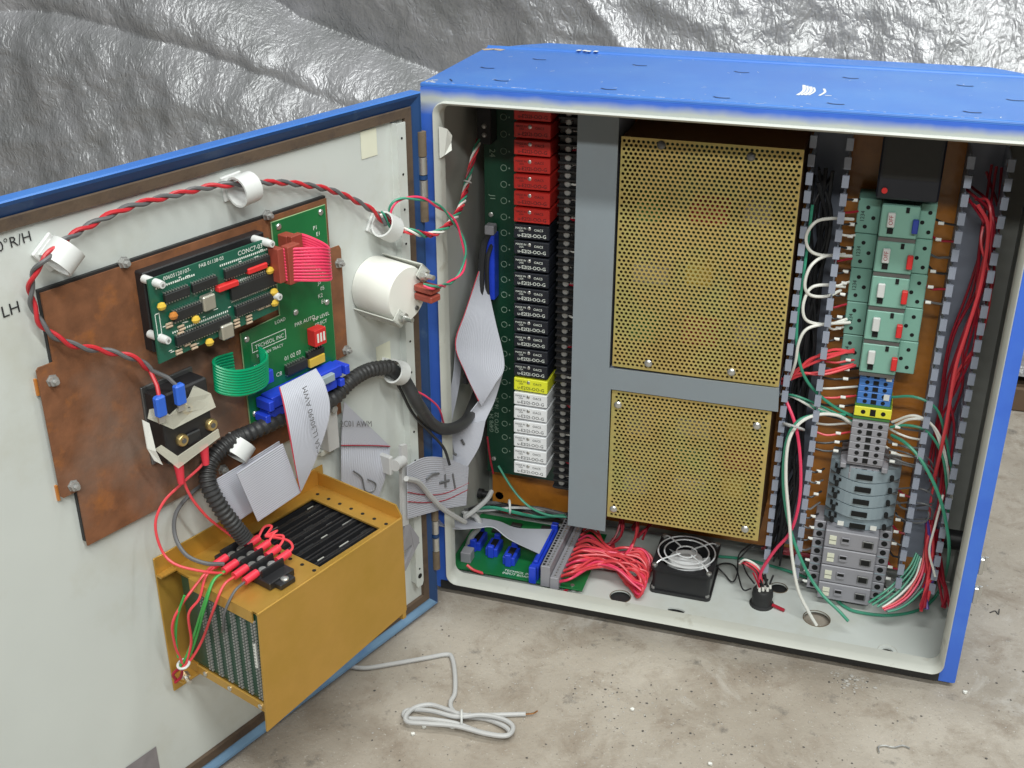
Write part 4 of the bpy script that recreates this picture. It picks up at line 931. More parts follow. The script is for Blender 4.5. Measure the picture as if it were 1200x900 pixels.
# terminal blocks
def terminal(z, h, m, label, x0, x1, yf, cat='terminal block', slot=True, group=None, screwm='dark_hole'):
    t = thing('terminal_block', label, cat, ((x0+x1)/2, .1555, z-h/2), group=group)
    MB().box(x0, x1, yf, .1560, z-h/2+.0002, z+h/2-.0002, .0006).build('body', m, t)
    for x in (x0+(x1-x0)*.24, x0+(x1-x0)*.78): MB().cyl((x, yf-.0004, z), (x, yf+.0002, z), min(.0026, h*.3), 10).build('screw_hole', screwm, t)
    if slot: MB().box((x0+x1)/2-.003, (x0+x1)/2+.003, yf-.0004, yf+.0002, z-h*.33, z+h*.33).build('slot', 'dark_hole', t)
    return t
for k in range(5):
    t = terminal(.3085-k*.0078, .0078, 'term_blue', f'blue terminal block, {("topmost", "second from the top", "middle one", "second lowest", "lowest")[k]} of the five blue ones', .4675, .5035, .108, group='blue terminal blocks')
    if k in (0, 3): MB().box(.4955, .5015, .1068, .1077, .3085-k*.0078-.0035, .3085-k*.0078+.0035).build('marker', 'white_plastic', t)
t = terminal(.2650, .0120, 'sig_yellow', 'yellow and green earth terminal block below the blue terminals', .4665, .5065, .106)
for z in (.2725, .2565): MB().box(.4665, .5055, .1075, .1560, z-.0015, z+.0015).build('green_edge', 'term_green', t)
for k in range(6): terminal(.2495-k*.0090, .0090, 'grey_plastic', f'grey terminal block, {("topmost", "second", "third", "fourth", "fifth", "lowest")[k]} of the six below the yellow earth terminal', .4660, .5055, .104, group='grey terminal blocks')
eb = thing('end_stop', 'pale grey rail end stop bracket under the grey terminal blocks', 'end stop', (.486, .156, .193))
MB().box(.4590, .5120, .108, .156, .1955, .1995, .0006).build('plate', 'grey_plastic', eb)
for x in (.4595, .5050): MB().box(x, x+.0065, .100, .110, .1940, .2000, .0006).build('claw', 'grey_plastic', eb)
for k in range(2): terminal(.1885-k*.0085, .0082, 'grey_plastic', ('narrow grey terminal block, upper of two just under the end stop', 'narrow grey terminal block, lower of two just under the end stop')[k], .4700, .5030, .109, group='narrow grey terminal blocks')
mk = MB().box(-.0035, .0035, 0, .0009, -.0028, .0028).mesh('marker', 'paper')
# curved blue-grey interface blocks
for k in range(5):
    z = .1830-k*.0165; lab = f'wide curved blue-grey interface block, {("topmost", "second from top", "middle one", "fourth from top", "lowest, with white markers,")[k]} of the five'
    t = thing('interface_block', lab, 'interface block', (.488, .156, z-.008), group='curved blue-grey interface blocks')
    pts = [(.4500, .156), (.4490, .128)]+[(.4500+.0765*i/12, .1270-.022*math.sin(math.pi*i/12)**.8+(.004 if k == 4 else 0)) for i in range(13)]+[(.5275, .128), (.5265, .156)]
    mb = MB(); n = len(pts); mb.slab([(x, y, z-.0075) for x, y in pts], (0, 0, .0150)); mb.build('body', 'bluegrey_plastic', t)
    MB().box(.479, .497, .1035, .1052, z-.0030, z+.0030).build('slot', 'dark_hole', t)
    for x in (.4585, .5180): MB().cyl((x, .1075, z), (x, .115, z), .0024, 10).build('screw_hole', 'dark_hole', t)
    for x in (.4540, .4605): MB().box(x, x+.003, .1140, .121, z+.0015, z+.0050).build('notch', 'dark_hole', t)
    MB().box(.4500, .5265, .1200, .1560, z-.0088, z-.0077).build('seam', 'dark_steel', t)
    if k == 4:
        for x in (.4690, .5060): put(mk, 'marker', t, (x, .1035, z+.001))
# grey breakers at the bottom
for k in range(4):
    zt = .1085-k*.0245; lab = f'grey rectangular fuse breaker, {("topmost", "second from the top", "third from the top", "lowest")[k]} of the bottom four'
    t = thing('fuse_breaker', lab, 'breaker', (.484, .156, zt-.024), group='grey breakers at the bottom of the column')
    MB().box(.4535, .5140, .100, .1560, zt-.0232, zt, .0010).build('body', 'grey_plastic', t)
    wl = MB().box(.4395, .4530, .118, .1560, zt-.0238, zt-.0004, .0008).build('terminal_wing', 'grey_plastic', t); wr = MB().box(.5145, .5290, .118, .1560, zt-.0238, zt-.0004, .0008).build('terminal_wing', 'grey_plastic', t)
    for w_, x in ((wl, .4465), (wr, .5215)):
        for zz in (zt-.0060, zt-.0178): MB().cyl((x, .1176, zz), (x, .1182, zz), .0036, 12).build('screw_well', 'dark_hole', w_)
        MB().box(x-.006, x+.006, .1172, .1182, zt-.0125, zt-.0113).build('rib', 'bluegrey_plastic', w_)
    MB().box(.4590, .4670, .0990, .0999, zt-.0180, zt-.0065).build('label', 'paper_cream', t)
    MB().box(.4590, .4670, .0988, .0989, zt-.0126, zt-.0120).build('label_line', 'ink', t)
    wn = MB().box(.4725, .4820, .0975, .0999, zt-.0150, zt-.0065, .0004).build('toggle', 'grey_plastic', t); MB().box(.4735, .4810, .0972, .0976, zt-.0110, zt-.0072).build('slot', 'dark_hole', wn)
    tg = MB().box(.4965, .5090, .0980, .0999, zt-.0160, zt-.0070, .0004).build('window', 'dark_steel', t); MB().box(.4980, .5075, .0976, .0981, zt-.0150, zt-.0085).build('pane', 'dark_hole', tg)

# ---- input board lying at the bottom left
ib = thing('circuit_board', 'green circuit board with blue headers lying on the cabinet floor', 'circuit board', (.09, .1, .004))
IZ = .0120
MB().box(.0045, .1790, .0270, .158, IZ-.0016, IZ, .0002).build('board', 'pcb_green', ib)
for x in (.012, .165):
    for y in (.04, .15): MB().cyl((x, y, 0.0002), (x, y, IZ-.0017), .003, 8).build('standoff', 'white_plastic', ib)
def blue_hdr(x, y, w_=.016, l=.026):
    mb = MB().box(x-w_/2, x+w_/2, y-l/2, y+l/2, IZ, IZ+.012, .0008); o = mb.build('ribbon_header', 'conn_blue', ib)
    for s in (-1, 1): MB().box(x-.004, x+.004, y+s*(l/2+.001)-.003, y+s*(l/2+.001)+.003, IZ+.0002, IZ+.018, .001).build('ear', 'conn_blue', o)
    MB().box(x-w_/2+.004, x+w_/2-.004, y-l/2+.003, y+l/2-.003, IZ+.0122, IZ+.0126).build('slot', 'dark_hole', o)
    return o
blue_hdr(.024, .085, .018, .030); blue_hdr(.0500, .0760); blue_hdr(.0770, .0640)
o = MB().box(.1110, .1220, .0310, .1220, IZ, IZ+.019, .0008).build('ribbon_header', 'conn_blue', ib)
for y in (.0260, .1265): MB().box(.1120, .1210, y-.004, y+.004, IZ+.0002, IZ+.024, .001).build('ear', 'conn_blue', o)
MB().box(.1140, .1190, .038, .116, IZ+.0192, IZ+.0236, .0008).build('plug', 'conn_blue', o)
tg = MB().box(.1275, .1395, .0210, .1420, IZ, IZ+.030, .0008).build('terminal_row', 'grey_plastic', ib)
tg2 = MB().box(.1400, .1510, .0190, .1400, IZ, IZ+.017, .0008).build('terminal_row', 'grey_plastic', ib)
hm = MB().box(-.0015, .0015, -.0018, .0018, 0, .0004).mesh('screw_hole', 'dark_hole'); sm_ = MB().cyl((0, 0, 0), (0, 0, .0004), .0016, 8).mesh('screw', 'zinc')
for k in range(20):
    y = .0255+k*.0060; q = Vector(ORG[ib.name])
    sub(hm, 'screw_hole', tg, Vector((.1310, y, IZ+.030))-q); sub(sm_, 'screw', tg, Vector((.1362, y, IZ+.030))-q); sub(sm_, 'screw', tg2, Vector((.1455, y-.001, IZ+.017))-q)
MB().box(.0165, .0300, .0400, .0560, IZ, IZ+.015, .0008).build('small_terminal', 'grey_plastic', ib)
MB().text('TECHSOL INC', (.094, .0400, IZ+.0002), (1, 0, 0), (0, 1, 0), .006).build('lettering', 'silk', ib); mb = MB(); mb.text('INPUT BOARD', (.0940, .0340, IZ+.0002), (1, 0, 0), (0, 1, 0), .006); mb.text('00641', (.136, .0305-.014, IZ+.0002), (1, 0, 0), (0, 1, 0), .006) if False else None
mb.text('P24 1', (.132, .0300-.0005+.0, IZ+.0002), (1, 0, 0), (0, 1, 0), .005) if False else None
mb.build('lettering', 'silk', ib)
for x, y in ((.010, .033), (.165, .034)): MB().cyl((x, y, IZ), (x, y, IZ+.001), .0026, 10).build('screw', 'zinc', ib)
for x, y in ((.060, .140), (.085, .130), (.10, .145), (.040, .120)): MB().box(x-.007, x+.007, y-.004, y+.004, IZ, IZ+.004, .0004).build('chip', 'chip', ib)

# ---- fan
fn = thing('cooling_fan', 'black square cooling fan with wire guard on the cabinet floor', 'fan', (.292, .105, .0005))
fx0, fx1, fy0, fy1, fh = .2545, .3300, .0655, .1430, .0375
cx, cy = (fx0+fx1)/2, (fy0+fy1)/2
def sqloop(z, ins, r=.006): return [Vector((p.x, p.z, z)) for p in rrect(fx0+ins, fx1-ins, fy0+ins, fy1-ins, r, 0, 5)]
mb = MB(); loft(mb, [sqloop(.0006, .0), sqloop(.0046, .0), sqloop(.0046, .0022), sqloop(fh-.0045, .0022), sqloop(fh-.0045, .0), sqloop(fh, .0)]); n_ = 24
ci = lambda r, z: [Vector((cx+r*math.cos(2*math.pi*(i+.5)/24), cy+r*math.sin(2*math.pi*(i+.5)/24), z)) for i in range(24)]
sl = sqloop(fh, 0)
# order the square outline by angle so that it lofts onto the round bore
sl = sorted(sl, key=lambda p: math.atan2(p.y-cy, p.x-cx)); cl = sorted(ci(.0350, fh), key=lambda p: math.atan2(p.y-cy, p.x-cx)); cb = sorted(ci(.0350, .004), key=lambda p: math.atan2(p.y-cy, p.x-cx))
loft(mb, [sl, cl, cb]); mb.face(range(len(mb.v)-24, len(mb.v)))
mb.build('frame', 'black_plastic', fn)
MB().lathe((cx, cy, .006), (0, 0, 1), [(0, .0225), (.022, .0225), (.0255, .0205), (.0262, .0165), (.0255, .0150), (.0255, .0105), (.0265, .0090), (.0268, .0)], 28).build('hub', 'fan_metal', fn, True)
bl = MB()
for k in range(7):
    a = 2*math.pi*k/7; q = MB(); P = []
    for r_ in (.0205, .0270, .0335):
        P.append((Vector((cx+r_*math.cos(a-.16*r_/.03), cy+r_*math.sin(a-.16*r_/.03), .0115)), Vector((cx+r_*math.cos(a+.62), cy+r_*math.sin(a+.62), .0260))))
    for (p0, p1), (p2, p3) in zip(P, P[1:]): q.slab([p0, p1, p3, p2], (0, 0, .0012))
    q.build('blade', 'fan_metal', fn)
for r_ in (.0125, .0275, .0352): MB().ring((cx, cy, fh+.0045), (0, 0, 1), r_, .00095, 36, 6).build('guard_ring', 'fan_metal', fn, True)
for sx in (-1, 1):
    for sy in (-1, 1):
        d = Vector((sx*.7071, sy*.7071, 0)); c0 = Vector((cx, cy, fh+.0055))
        MB().tube([c0+d*.010, c0+d*.034, c0+d*.041+Vector((0, 0, -.0015)), c0+d*.0455+Vector((0, 0, -.0042))], .0010, 6, 4).build('guard_arm', 'fan_metal', fn, True)
        MB().lathe(c0+d*.0470+Vector((0, 0, -.0055)), (0, 0, 1), [(0, .0036), (.002, .0034), (.003, .002)], 10).build('screw', 'zinc', fn, True)
        MB().cyl((cx+sx*.0332, cy+sy*.0340, .0046), (cx+sx*.0332, cy+sy*.0340, .0075), .0030, 8).build('foot_screw', 'dull_zinc', fn, True)

# ---- black plug in the floor hole
pg = thing('cable_plug', 'black round cable plug with white tipped wires in the cabinet floor', 'plug', (.3905, .082, 0))
MB().lathe((.3905, .082, -.001), (0, 0, 1), [(0, .0145), (.003, .0148), (.004, .0125), (.014, .0120), (.0145, .0128), (.0215, .0122), (.0240, .0105), (.0240, .0)], 24).build('body', 'black_rubber', pg, True)
for i in range(9):
    a = i*2.4; r_ = .003+.0007*i; x = .3905+r_*math.cos(a); y = .082+r_*math.sin(a)
    tip = Vector((x-.002+random.uniform(-.010, .004), y+.004, .034+random.uniform(0, .012)))
    c_ = MB().tube([(x, y, .020), (x-.001, y+.002, .028), tip], .0012, 6, 4).build('wire', ('wire_black', 'wire_red_dark', 'wire_black')[i % 3], pg, True)
    MB().cyl((x, y, .0225), (x-.0006, y+.0008, .0275), .0017, 8).build('ferrule', 'wire_white', pg, True)
MB().cyl((.4035, .079, .004), (.4185, .074, .0025), .0022, 8).build('wire_stub', 'wire_red_dark', pg, True)

# ================================================================ ribbon cables
def ribbon_mesh(mb, Lp, Rp, th=.0010, sub_=6, across=4):
    A = crom(Lp, sub_); B = crom(Rp, sub_); n = len(A); base = len(mb.v)
    if mb.uv is None: mb.uv = [(.5, .5)]*base
    rows = [[a.lerp(b, k/across) for k in range(across+1)] for a, b in zip(A, B)]
    m = across+1; N_ = []
    for i in range(n):
        for k in range(m):
            t = rows[min(i+1, n-1)][k]-rows[max(i-1, 0)][k]; s = rows[i][min(k+1, m-1)]-rows[i][max(k-1, 0)]
            q = t.cross(s); N_.append(q.normalized() if q.length > 1e-12 else Vector((0, 1, 0)))
    for sgn in (.5, -.5):
        for i in range(n):
            for k in range(m): mb.v.append(rows[i][k]+N_[i*m+k]*th*sgn); mb.uv.append((k/across, i/n))
    o2 = base+n*m
    for i in range(n-1):
        for k in range(m-1):
            a = base+i*m+k; mb.face((a, a+1, a+m+1, a+m)); a = o2+i*m+k; mb.face((a+m, a+m+1, a+1, a))
        for k in (0, m-1): a = base+i*m+k; c = o2+i*m+k; mb.face((a, c, c+m, a+m))
    for i in (0, n-1):
        for k in range(m-1): a = base+i*m+k; c = o2+i*m+k; mb.face((a, a+1, c+1, c))
def ribbon(part, par, Lp, Rp, m='ribbon', **kw):
    mb = MB(); ribbon_mesh(mb, Lp, Rp, **kw); return mb.build(part, m, par, True)
# -- from the blue header on the green board, folded towards the card cage
L1 = [(-0.2457, -0.036, 0.3935), (-0.253, -0.048, 0.3825), (-0.2581, -0.058, 0.3561), (-0.2572, -0.061, 0.3226), (-0.2528, -0.06, 0.2944)]; R1 = [(-0.1986, -0.036, 0.3948), (-0.2014, -0.05, 0.382), (-0.2073, -0.059, 0.3573), (-0.2306, -0.062, 0.3227), (-0.2504, -0.06, 0.296)]
r1 = thing('ribbon_cable', 'grey ribbon cable hanging from the blue connector of the green board, folded at its end', 'ribbon cable', L1[0], 'd')
ribbon('hanging_length', r1, L1, R1, 'ribbon_striped')
ribbon('folded_length', r1, [(-0.2619, -0.052, 0.347), (-0.2898, -0.05, 0.3428), (-0.314, -0.047, 0.3379)], [(-0.2511, -0.058, 0.2919), (-0.2751, -0.054, 0.2864), (-0.2986, -0.05, 0.281)], 'ribbon')
ribbon('lower_length', r1, [(-0.2468, -0.03, 0.3358), (-0.2863, -0.03, 0.3327), (-0.3239, -0.03, 0.3305)], [(-0.2395, -0.034, 0.2882), (-0.2795, -0.034, 0.2831), (-0.3154, -0.034, 0.2798)], 'ribbon')
a = Vector((-0.2305, -0.0635, 0.3278)); b = Vector((-0.2356, -0.056, 0.3971)); ux = (b-a).normalized(); uy = Vector((0, -1, 0)).cross(ux)
MB().text('CSA LL30690 AWM', (a+b)/2+Vector((0, -.0035, 0)), ux, uy, .0085).build('lettering', 'wire_grey', r1)
# -- second ribbon, folded flat against the door beside the cage
r2 = thing('ribbon_cable', 'grey ribbon cable folded into a triangle flat on the door right of the cage', 'ribbon cable', (-0.142, -0.01, 0.3004), 'd')
ribbon('folded_corner', r2, [(-0.1439, -0.0145, 0.331), (-0.1485, -0.0145, 0.3075), (-0.1519, -0.0145, 0.2842)], [(-0.1433, -0.015, 0.3299), (-0.1135, -0.015, 0.2928), (-0.0804, -0.015, 0.2517)], 'ribbon')
ribbon('lower_length', r2, [(-0.1504, -0.013, 0.2831), (-0.1553, -0.016, 0.2632), (-0.1549, -0.013, 0.2343)], [(-0.0783, -0.013, 0.2501), (-0.0921, -0.019, 0.2266), (-0.1039, -0.014, 0.1951)], 'ribbon')
MB().tube([(-0.1535, -0.0162, 0.2855), (-0.1166, -0.0162, 0.2692), (-0.0817, -0.0162, 0.2527)], .0006, 5, 3).build('red_edge', 'wire_red_dark', r2)
a = Vector((-0.15, -0.0172, 0.309)); b = Vector((-0.1119, -0.0172, 0.2928)); ux = (b-a).normalized(); uy = ux.cross(Vector((0, -1, 0)))*-1; MB().text('2C01 AWM', (a+b)/2, ux, Vector((0, 0, 1)), .010).build('lettering', 'wire_grey', r2)
mb = MB()
mb.tube([(-0.1418, -0.019, 0.2508), (-0.13, -0.019, 0.237), (-0.1262, -0.019, 0.2195), (-0.1147, -0.019, 0.2129), (-0.1101, -0.019, 0.2203), (-0.1213, -0.019, 0.2308)], .0009, 5, 6); mb.build('pen_doodle', 'wire_grey', r2)
# -- ribbon coming out of the cabinet
r3 = thing('ribbon_cable', 'wide white ribbon cable draped from the relay board out over the cabinet lip', 'ribbon cable', (0.0276, 0.1, 0.3797))
ribbon('upper_length', r3, [(0.0256, 0.1, 0.3837), (0.0167, 0.075, 0.3416), (0.0104, 0.055, 0.3077), (0.025, 0.048, 0.2753), (0.0425, 0.045, 0.2423)], [(0.0251, 0.12, 0.3765), (0.0468, 0.095, 0.3266), (0.0648, 0.075, 0.2799), (0.0579, 0.06, 0.26), (0.0439, 0.05, 0.2333)], 'ribbon_striped', across=6)
ribbon('twisted_length', r3, [(0.0408, 0.05, 0.2397), (0.0301, 0.04, 0.2247), (0.0172, 0.03, 0.2117)], [(0.0615, 0.085, 0.2717), (0.0544, 0.07, 0.2344), (0.049, 0.05, 0.2147)], 'ribbon')
ribbon('middle_length', r3, [(0.0148, 0.028, 0.2123), (0.0067, 0.022, 0.1911), (0.0073, 0.016, 0.1699)], [(0.0507, 0.045, 0.2175), (0.0463, 0.035, 0.1884), (0.0328, 0.026, 0.1606)], 'ribbon')
ribbon('lip_length', r3, [(0.0364, 0.022, 0.1646), (0.0228, -0.018, 0.1955), (0.0153, -0.062, 0.2191), (0.013, -0.108, 0.2329)], [(0.0351, 0.014, 0.1154), (0.0225, -0.022, 0.1296), (0.0146, -0.064, 0.1462), (0.0111, -0.108, 0.1653)], 'ribbon', across=5)
for dv in (0, 9):
    MB().tube([(0.0366, 0.0205, 0.143), (0.0229, -0.0215, 0.1504), (0.0157, -0.0645, 0.1717), (0.0132, -0.1095, 0.2006)] if dv == 0 else [(0.0362, 0.018, 0.1349), (0.023, -0.0225, 0.1417), (0.0157, -0.0655, 0.1621), (0.0127, -0.1095, 0.1885)], .0006, 5, 5).build('red_edge', 'wire_red_dark', r3)
for k, q in enumerate(([(0.0152, 0.02, 0.1981), (0.0198, 0.0155, 0.1851), (0.0236, 0.0165, 0.1817)], [(0.0227, -0.022, 0.1761), (0.0235, -0.0225, 0.1592)], [(0.0251, -0.015, 0.1645), (0.0207, -0.034, 0.171)], [(0.0267, -0.0075, 0.1699), (0.0283, -0.0045, 0.1487)], [(0.017, -0.0635, 0.1915), (0.019, -0.05, 0.191), (0.021, -0.0365, 0.185)], [(0.0265, 0.0275, 0.1972), (0.0296, 0.0275, 0.1908)])):
    MB().tube(q, .0015, 5, 4).build('pen_doodle', 'wire_grey', r3)
ribbon('inner_fold', r3, [(0.0077, 0.065, 0.3042), (0.0073, 0.055, 0.2663), (0.0026, 0.035, 0.2184)], [(0.0114, 0.075, 0.2916), (0.012, 0.062, 0.2524), (0.0085, 0.042, 0.2112)], 'ribbon')
r4 = thing('ribbon_cable', 'grey ribbon cable arching into the long blue header on the cabinet floor', 'ribbon cable', (0.0032, 0.05, 0.0656))
ribbon('strip', r4, [(-0.0044, -0.02, 0.121), (0.0075, 0.03, 0.0811), (0.0251, 0.075, 0.0585), (0.0494, 0.095, 0.0458), (0.0717, 0.105, 0.0336)]+[(.1165, .112, .036)], [(0.0013, -0.03, 0.1114), (0.0215, 0.01, 0.0811), (0.0385, 0.04, 0.0672), (0.0558, 0.055, 0.0626), (0.0781, 0.052, 0.0511)]+[(.1165, .054, .036)], 'ribbon')
wire('ribbon_tail', 'short curled grey ribbon tail above the leftmost blue floor header', 'cord_grey', [(0.0164, 0.055, 0.0752), (0.0294, 0.06, 0.0721), (0.0342, 0.065, 0.0548), (0.0219, 0.07, 0.0339), (0.0139, 0.075, 0.0135)], .004, cat='ribbon cable')

# ================================================================ wires and cables
def cv_w(pts): return [tuple(p) for p in pts]
# -- black conduit from the cage, under the relay, over the hinge into the cabinet
LOOM = [(-0.0502, -0.3391, 0.2706), (-0.0575, -0.3419, 0.2847), (-0.0677, -0.3467, 0.3074), (-0.0778, -0.3453, 0.3297), (-0.0801, -0.3337, 0.3448), (-0.0728, -0.3128, 0.3543), (-0.0607, -0.2841, 0.3547), (-0.0461, -0.2361, 0.3511), (-0.0312, -0.1873, 0.3446), (-0.0228, -0.16, 0.353), (-0.0142, -0.1325, 0.3542), (-0.0033, -0.1011, 0.3456)]
cond = thing('conduit', 'black corrugated conduit running from the card cage across the door into the cabinet', 'conduit', LOOM[0])
mb = MB(); P = crom(LOOM, 22)
mb.tube(P, .0074, 10, smooth=False, radf=lambda i, m: 1.10 if (i % 4) < 2 else .93); mb.build('corrugated_tube', 'loom_black', cond, True)
T2 = [(-0.0041, -0.1036, 0.3466), (0.0045, -0.0848, 0.3233), (0.0169, -0.0796, 0.2941)]+[(0.0191, -0.045, 0.2532), (0.0269, -0.018, 0.2342), (0.0321, 0.025, 0.2234), (0.0259, 0.08, 0.223), (0.0241, 0.115, 0.2414)]
MB().tube(T2, .0070, 10, 10).build('taped_tube', 'loom_black', cond, True)
wire('wire', 'thin black wire running beside the conduit over the hinge gap', 'wire_black', [(-0.007, -0.0935, 0.3357), (-0.001, -0.0824, 0.3093), (0.0082, -0.0741, 0.2787)]+[(0.0187, -0.05, 0.2438), (0.0257, -0.03, 0.2159), (0.0324, -0.03, 0.1947)], .0018)
wire('wire', 'thin pink-red wire crossing the hinge gap above the conduit', 'wire_pink', [(-0.0065, -0.0861, 0.3284), (0.0064, -0.0671, 0.3052)]+[(0.0159, -0.052, 0.2901), (0.021, -0.03, 0.2665), (0.0188, -0.01, 0.2355)], .0012)
wire('cable', 'grey jacketed cable draped over the white ribbon at the cabinet lip', 'cord_grey', [(0.0156, -0.118, 0.223), (0.0176, -0.09, 0.2033), (0.0188, -0.062, 0.1708), (0.0242, -0.032, 0.1347), (0.035, 0.01, 0.0935)], .0034, cat='cable')
# -- relay output wires down to the cage
wire('wire', 'red wire looping from the relay down the left of the card cage', 'wire_red', [(-0.3305, -0.03, 0.3657), (-0.3353, -0.03, 0.3524), (-0.3554, -0.026, 0.3414), (-0.3753, -0.022, 0.3297), (-0.3872, -0.022, 0.3122), (-0.3885, -0.028, 0.2879), (-0.3843, -0.04, 0.2762), (-0.3671, -0.055, 0.2656), (-0.3512, -0.06, 0.257)], .0014, 'd')
wire('wire', 'red wire running straight down from the relay to the conduit end', 'wire_red', [(-0.3588, -0.03, 0.3589), (-0.3575, -0.03, 0.3429), (-0.3526, -0.032, 0.3239), (-0.3413, -0.034, 0.3012), (-0.3289, -0.034, 0.284), (-0.3214, -0.042, 0.2722)], .0014, 'd')
wire('wire', 'dark grey wire curling from under the rusty plate onto the barrier strip', 'wire_grey', [(-0.3229, -0.012, 0.3201), (-0.3425, -0.014, 0.3177), (-0.3609, -0.016, 0.308), (-0.3692, -0.022, 0.2913), (-0.3705, -0.036, 0.2777), (-0.3622, -0.05, 0.2699), (-0.3469, -0.056, 0.263)], .0021, 'd')
hw = []
for k, (m_, q) in enumerate((('wire_red', [(-.348, -.0450, CT+.0095), (-.360, -.0450, CT+.0075)]+[(-0.3925, -0.038, 0.2252), (-0.3933, -0.032, 0.1946), (-0.3867, -0.03, 0.1642)]), ('wire_red', [(-.348, -.0720, CT+.0095), (-.362, -.0720, CT+.0070), (-.374, -.070, CT-.012)]+[(-0.3715, -0.045, 0.1908), (-0.379, -0.036, 0.1699), (-0.3873, -0.03, 0.1606)]), ('wire_green2', [(-.348, -.0585, CT+.0095), (-.362, -.0585, CT+.0070), (-.374, -.057, CT-.012)]+[(-0.3776, -0.042, 0.199), (-0.3836, -0.034, 0.1739), (-0.3885, -0.028, 0.1614)]), ('wire_green2', [(-.348, -.0595, CT+.0100), (-.363, -.0600, CT+.0075), (-.375, -.060, CT-.012)]+[(-0.3752, -0.042, 0.1956), (-0.3811, -0.034, 0.1712), (-0.3868, -0.028, 0.1593)]), ('wire_green2', [(-0.3846, -0.045, 0.2458), (-0.3899, -0.038, 0.2236), (-0.3911, -0.032, 0.197), (-0.3901, -0.03, 0.1742)]), ('wire_red', [(-.348, -.0460, CT+.0095), (-.362, -.0480, CT+.0060), (-.373, -.050, CT-.010)]+[(-0.3831, -0.045, 0.2245), (-0.3811, -0.04, 0.1907), (-0.3845, -0.032, 0.1637)]), ('wire_grey', [(-.348, -.0855, CT+.0095), (-.362, -.0860, CT+.0065), (-.3735, -.084, CT-.010), (-.372, -.078, CT-.030), (-.368, -.070, CT-.040)]))): hw.append((m_, q, .0014))
hb_ = bundle('wire_bundle', 'red and green wires tied together in front of the card cage backplane', 'wire bundle', hw, 'd')
MB().ring(Vector((-0.3865, -0.031, 0.1645)), (.3, 0, -1), .0055, .0013, 14, 6).build('cable_tie', 'white_plastic', hb_, True)
for q in ([(-0.3877, -0.028, 0.1599), (-0.3929, -0.022, 0.1524), (-0.3891, -0.02, 0.1409)], [(-0.3861, -0.028, 0.1578), (-0.3866, -0.024, 0.1462), (-0.3912, -0.02, 0.1403)]): MB().tube(q, .0015, 6, 5).build('wire', 'wire_red_dark', hb_, True)
fw = []
for k in range(4):
    y = -(.0855-k*.0135); fw.append(('wire_red', [(-.2965, y, CT+.0112), (-.289+.001*k, y+.002, CT+.013+.0015*k), (-.2865+.0015*k, y*.6-.022, CT+.0155+.001*k), Vector((-.2915, -.0500, .2610))], .0014))
bundle('wire_bundle', 'short red wires fanning from the conduit end to the barrier strip lugs', 'wire bundle', fw, 'd')
# -- multicoloured leads from the door clip into the cabinet
LEAD = [(-0.0049, -0.1057, 0.5139), (0.0029, -0.0895, 0.4956)]+[(0.019, -0.078, 0.4882), (0.0271, -0.052, 0.4779), (0.0342, -0.018, 0.4789), (0.0278, 0.04, 0.4825), (0.018, 0.085, 0.4931), (0.0189, 0.11, 0.5209), (0.0251, 0.135, 0.5544)]
tw2 = thing('twisted_leads', 'twisted red, white and green leads passing from the door clip into the cabinet', 'wire', LEAD[0])
for k, m_ in enumerate(('wire_red', 'wire_red_dark', 'wire_green', 'wire_white')): MB().tube(twist(LEAD, .0023, .045, k*math.pi/2, 8), .0013, 6, smooth=False).build('wire', m_, tw2, True)
MB().ring(Vector((0.0191, 0.085, 0.4951)), (.2, .5, 1), .0042, .001, 12, 5).build('cable_tie', 'white_plastic', tw2, True)
LOOP = [(0.0029, -0.0893, 0.4991), (0.0023, -0.0971, 0.5138), (0.0078, -0.0937, 0.5237), (0.0167, -0.0801, 0.524)]+[(0.0268, -0.06, 0.5165), (0.0353, -0.03, 0.4966), (0.0424, -0.012, 0.4731), (0.0488, -0.01, 0.4475), (0.0481, -0.02, 0.4288), (0.0427, -0.045, 0.4238)]+[(0.0551, -0.1159, 0.4467), (0.0459, -0.1241, 0.4514)]
tw3 = thing('twisted_leads', 'green and pink pair looping from the door clip to the white meter', 'wire', LOOP[0])
for k, m_ in enumerate(('wire_green', 'wire_pink')): MB().tube(twist(LOOP, .0014, .06, k*math.pi, 8), .0012, 6, smooth=False).build('wire', m_, tw3, True)
# -- inside, left
wire('cable', 'black cable curving down beside the relay board header', 'wire_black', [(0.0346, 0.128, 0.428), (0.0272, 0.118, 0.4137), (0.0261, 0.108, 0.3873), (0.0273, 0.1, 0.3549), (0.0242, 0.085, 0.3002), (0.0203, 0.06, 0.2546)], .0042, cat='cable')
wire('cable', 'second thinner black cable beside the blue relay board header', 'wire_black', [(0.0344, 0.125, 0.411), (0.0312, 0.115, 0.3929), (0.0332, 0.108, 0.358), (0.0353, 0.11, 0.3135)], .0030, cat='cable')
wire('wire', 'teal green wire dropping from the relay board to the cabinet floor', 'wire_green', [(0.0367, 0.135, 0.104), (0.0575, 0.128, 0.0782), (0.0809, 0.12, 0.0613), (0.1076, 0.115, 0.0551), (0.1349, 0.115, 0.0564)], .0017)
wire('wire', 'short red wires behind the ribbon by the relay board bottom', 'wire_red_dark', [(0.0253, 0.125, 0.1501), (0.0268, 0.13, 0.119), (0.0296, 0.135, 0.0912)], .0014)
st = []
for k in range(9):
    st.append((('wire_grey', 'wire_black', 'wire_red_dark', 'wire_grey', 'cord_grey', 'wire_green')[k % 6], jitter([(0.0131, 0.08, 0.0622), (0.0306, 0.11, 0.0579), (0.0569, 0.13, 0.0457), (0.089, 0.14, 0.0405), (0.1295, 0.145, 0.036)], .006), random.choice((.0015, .002, .0026))))
fb = bundle('wire_bundle', 'dark grey and red wires lying tied along the back of the cabinet floor', 'wire bundle', st)
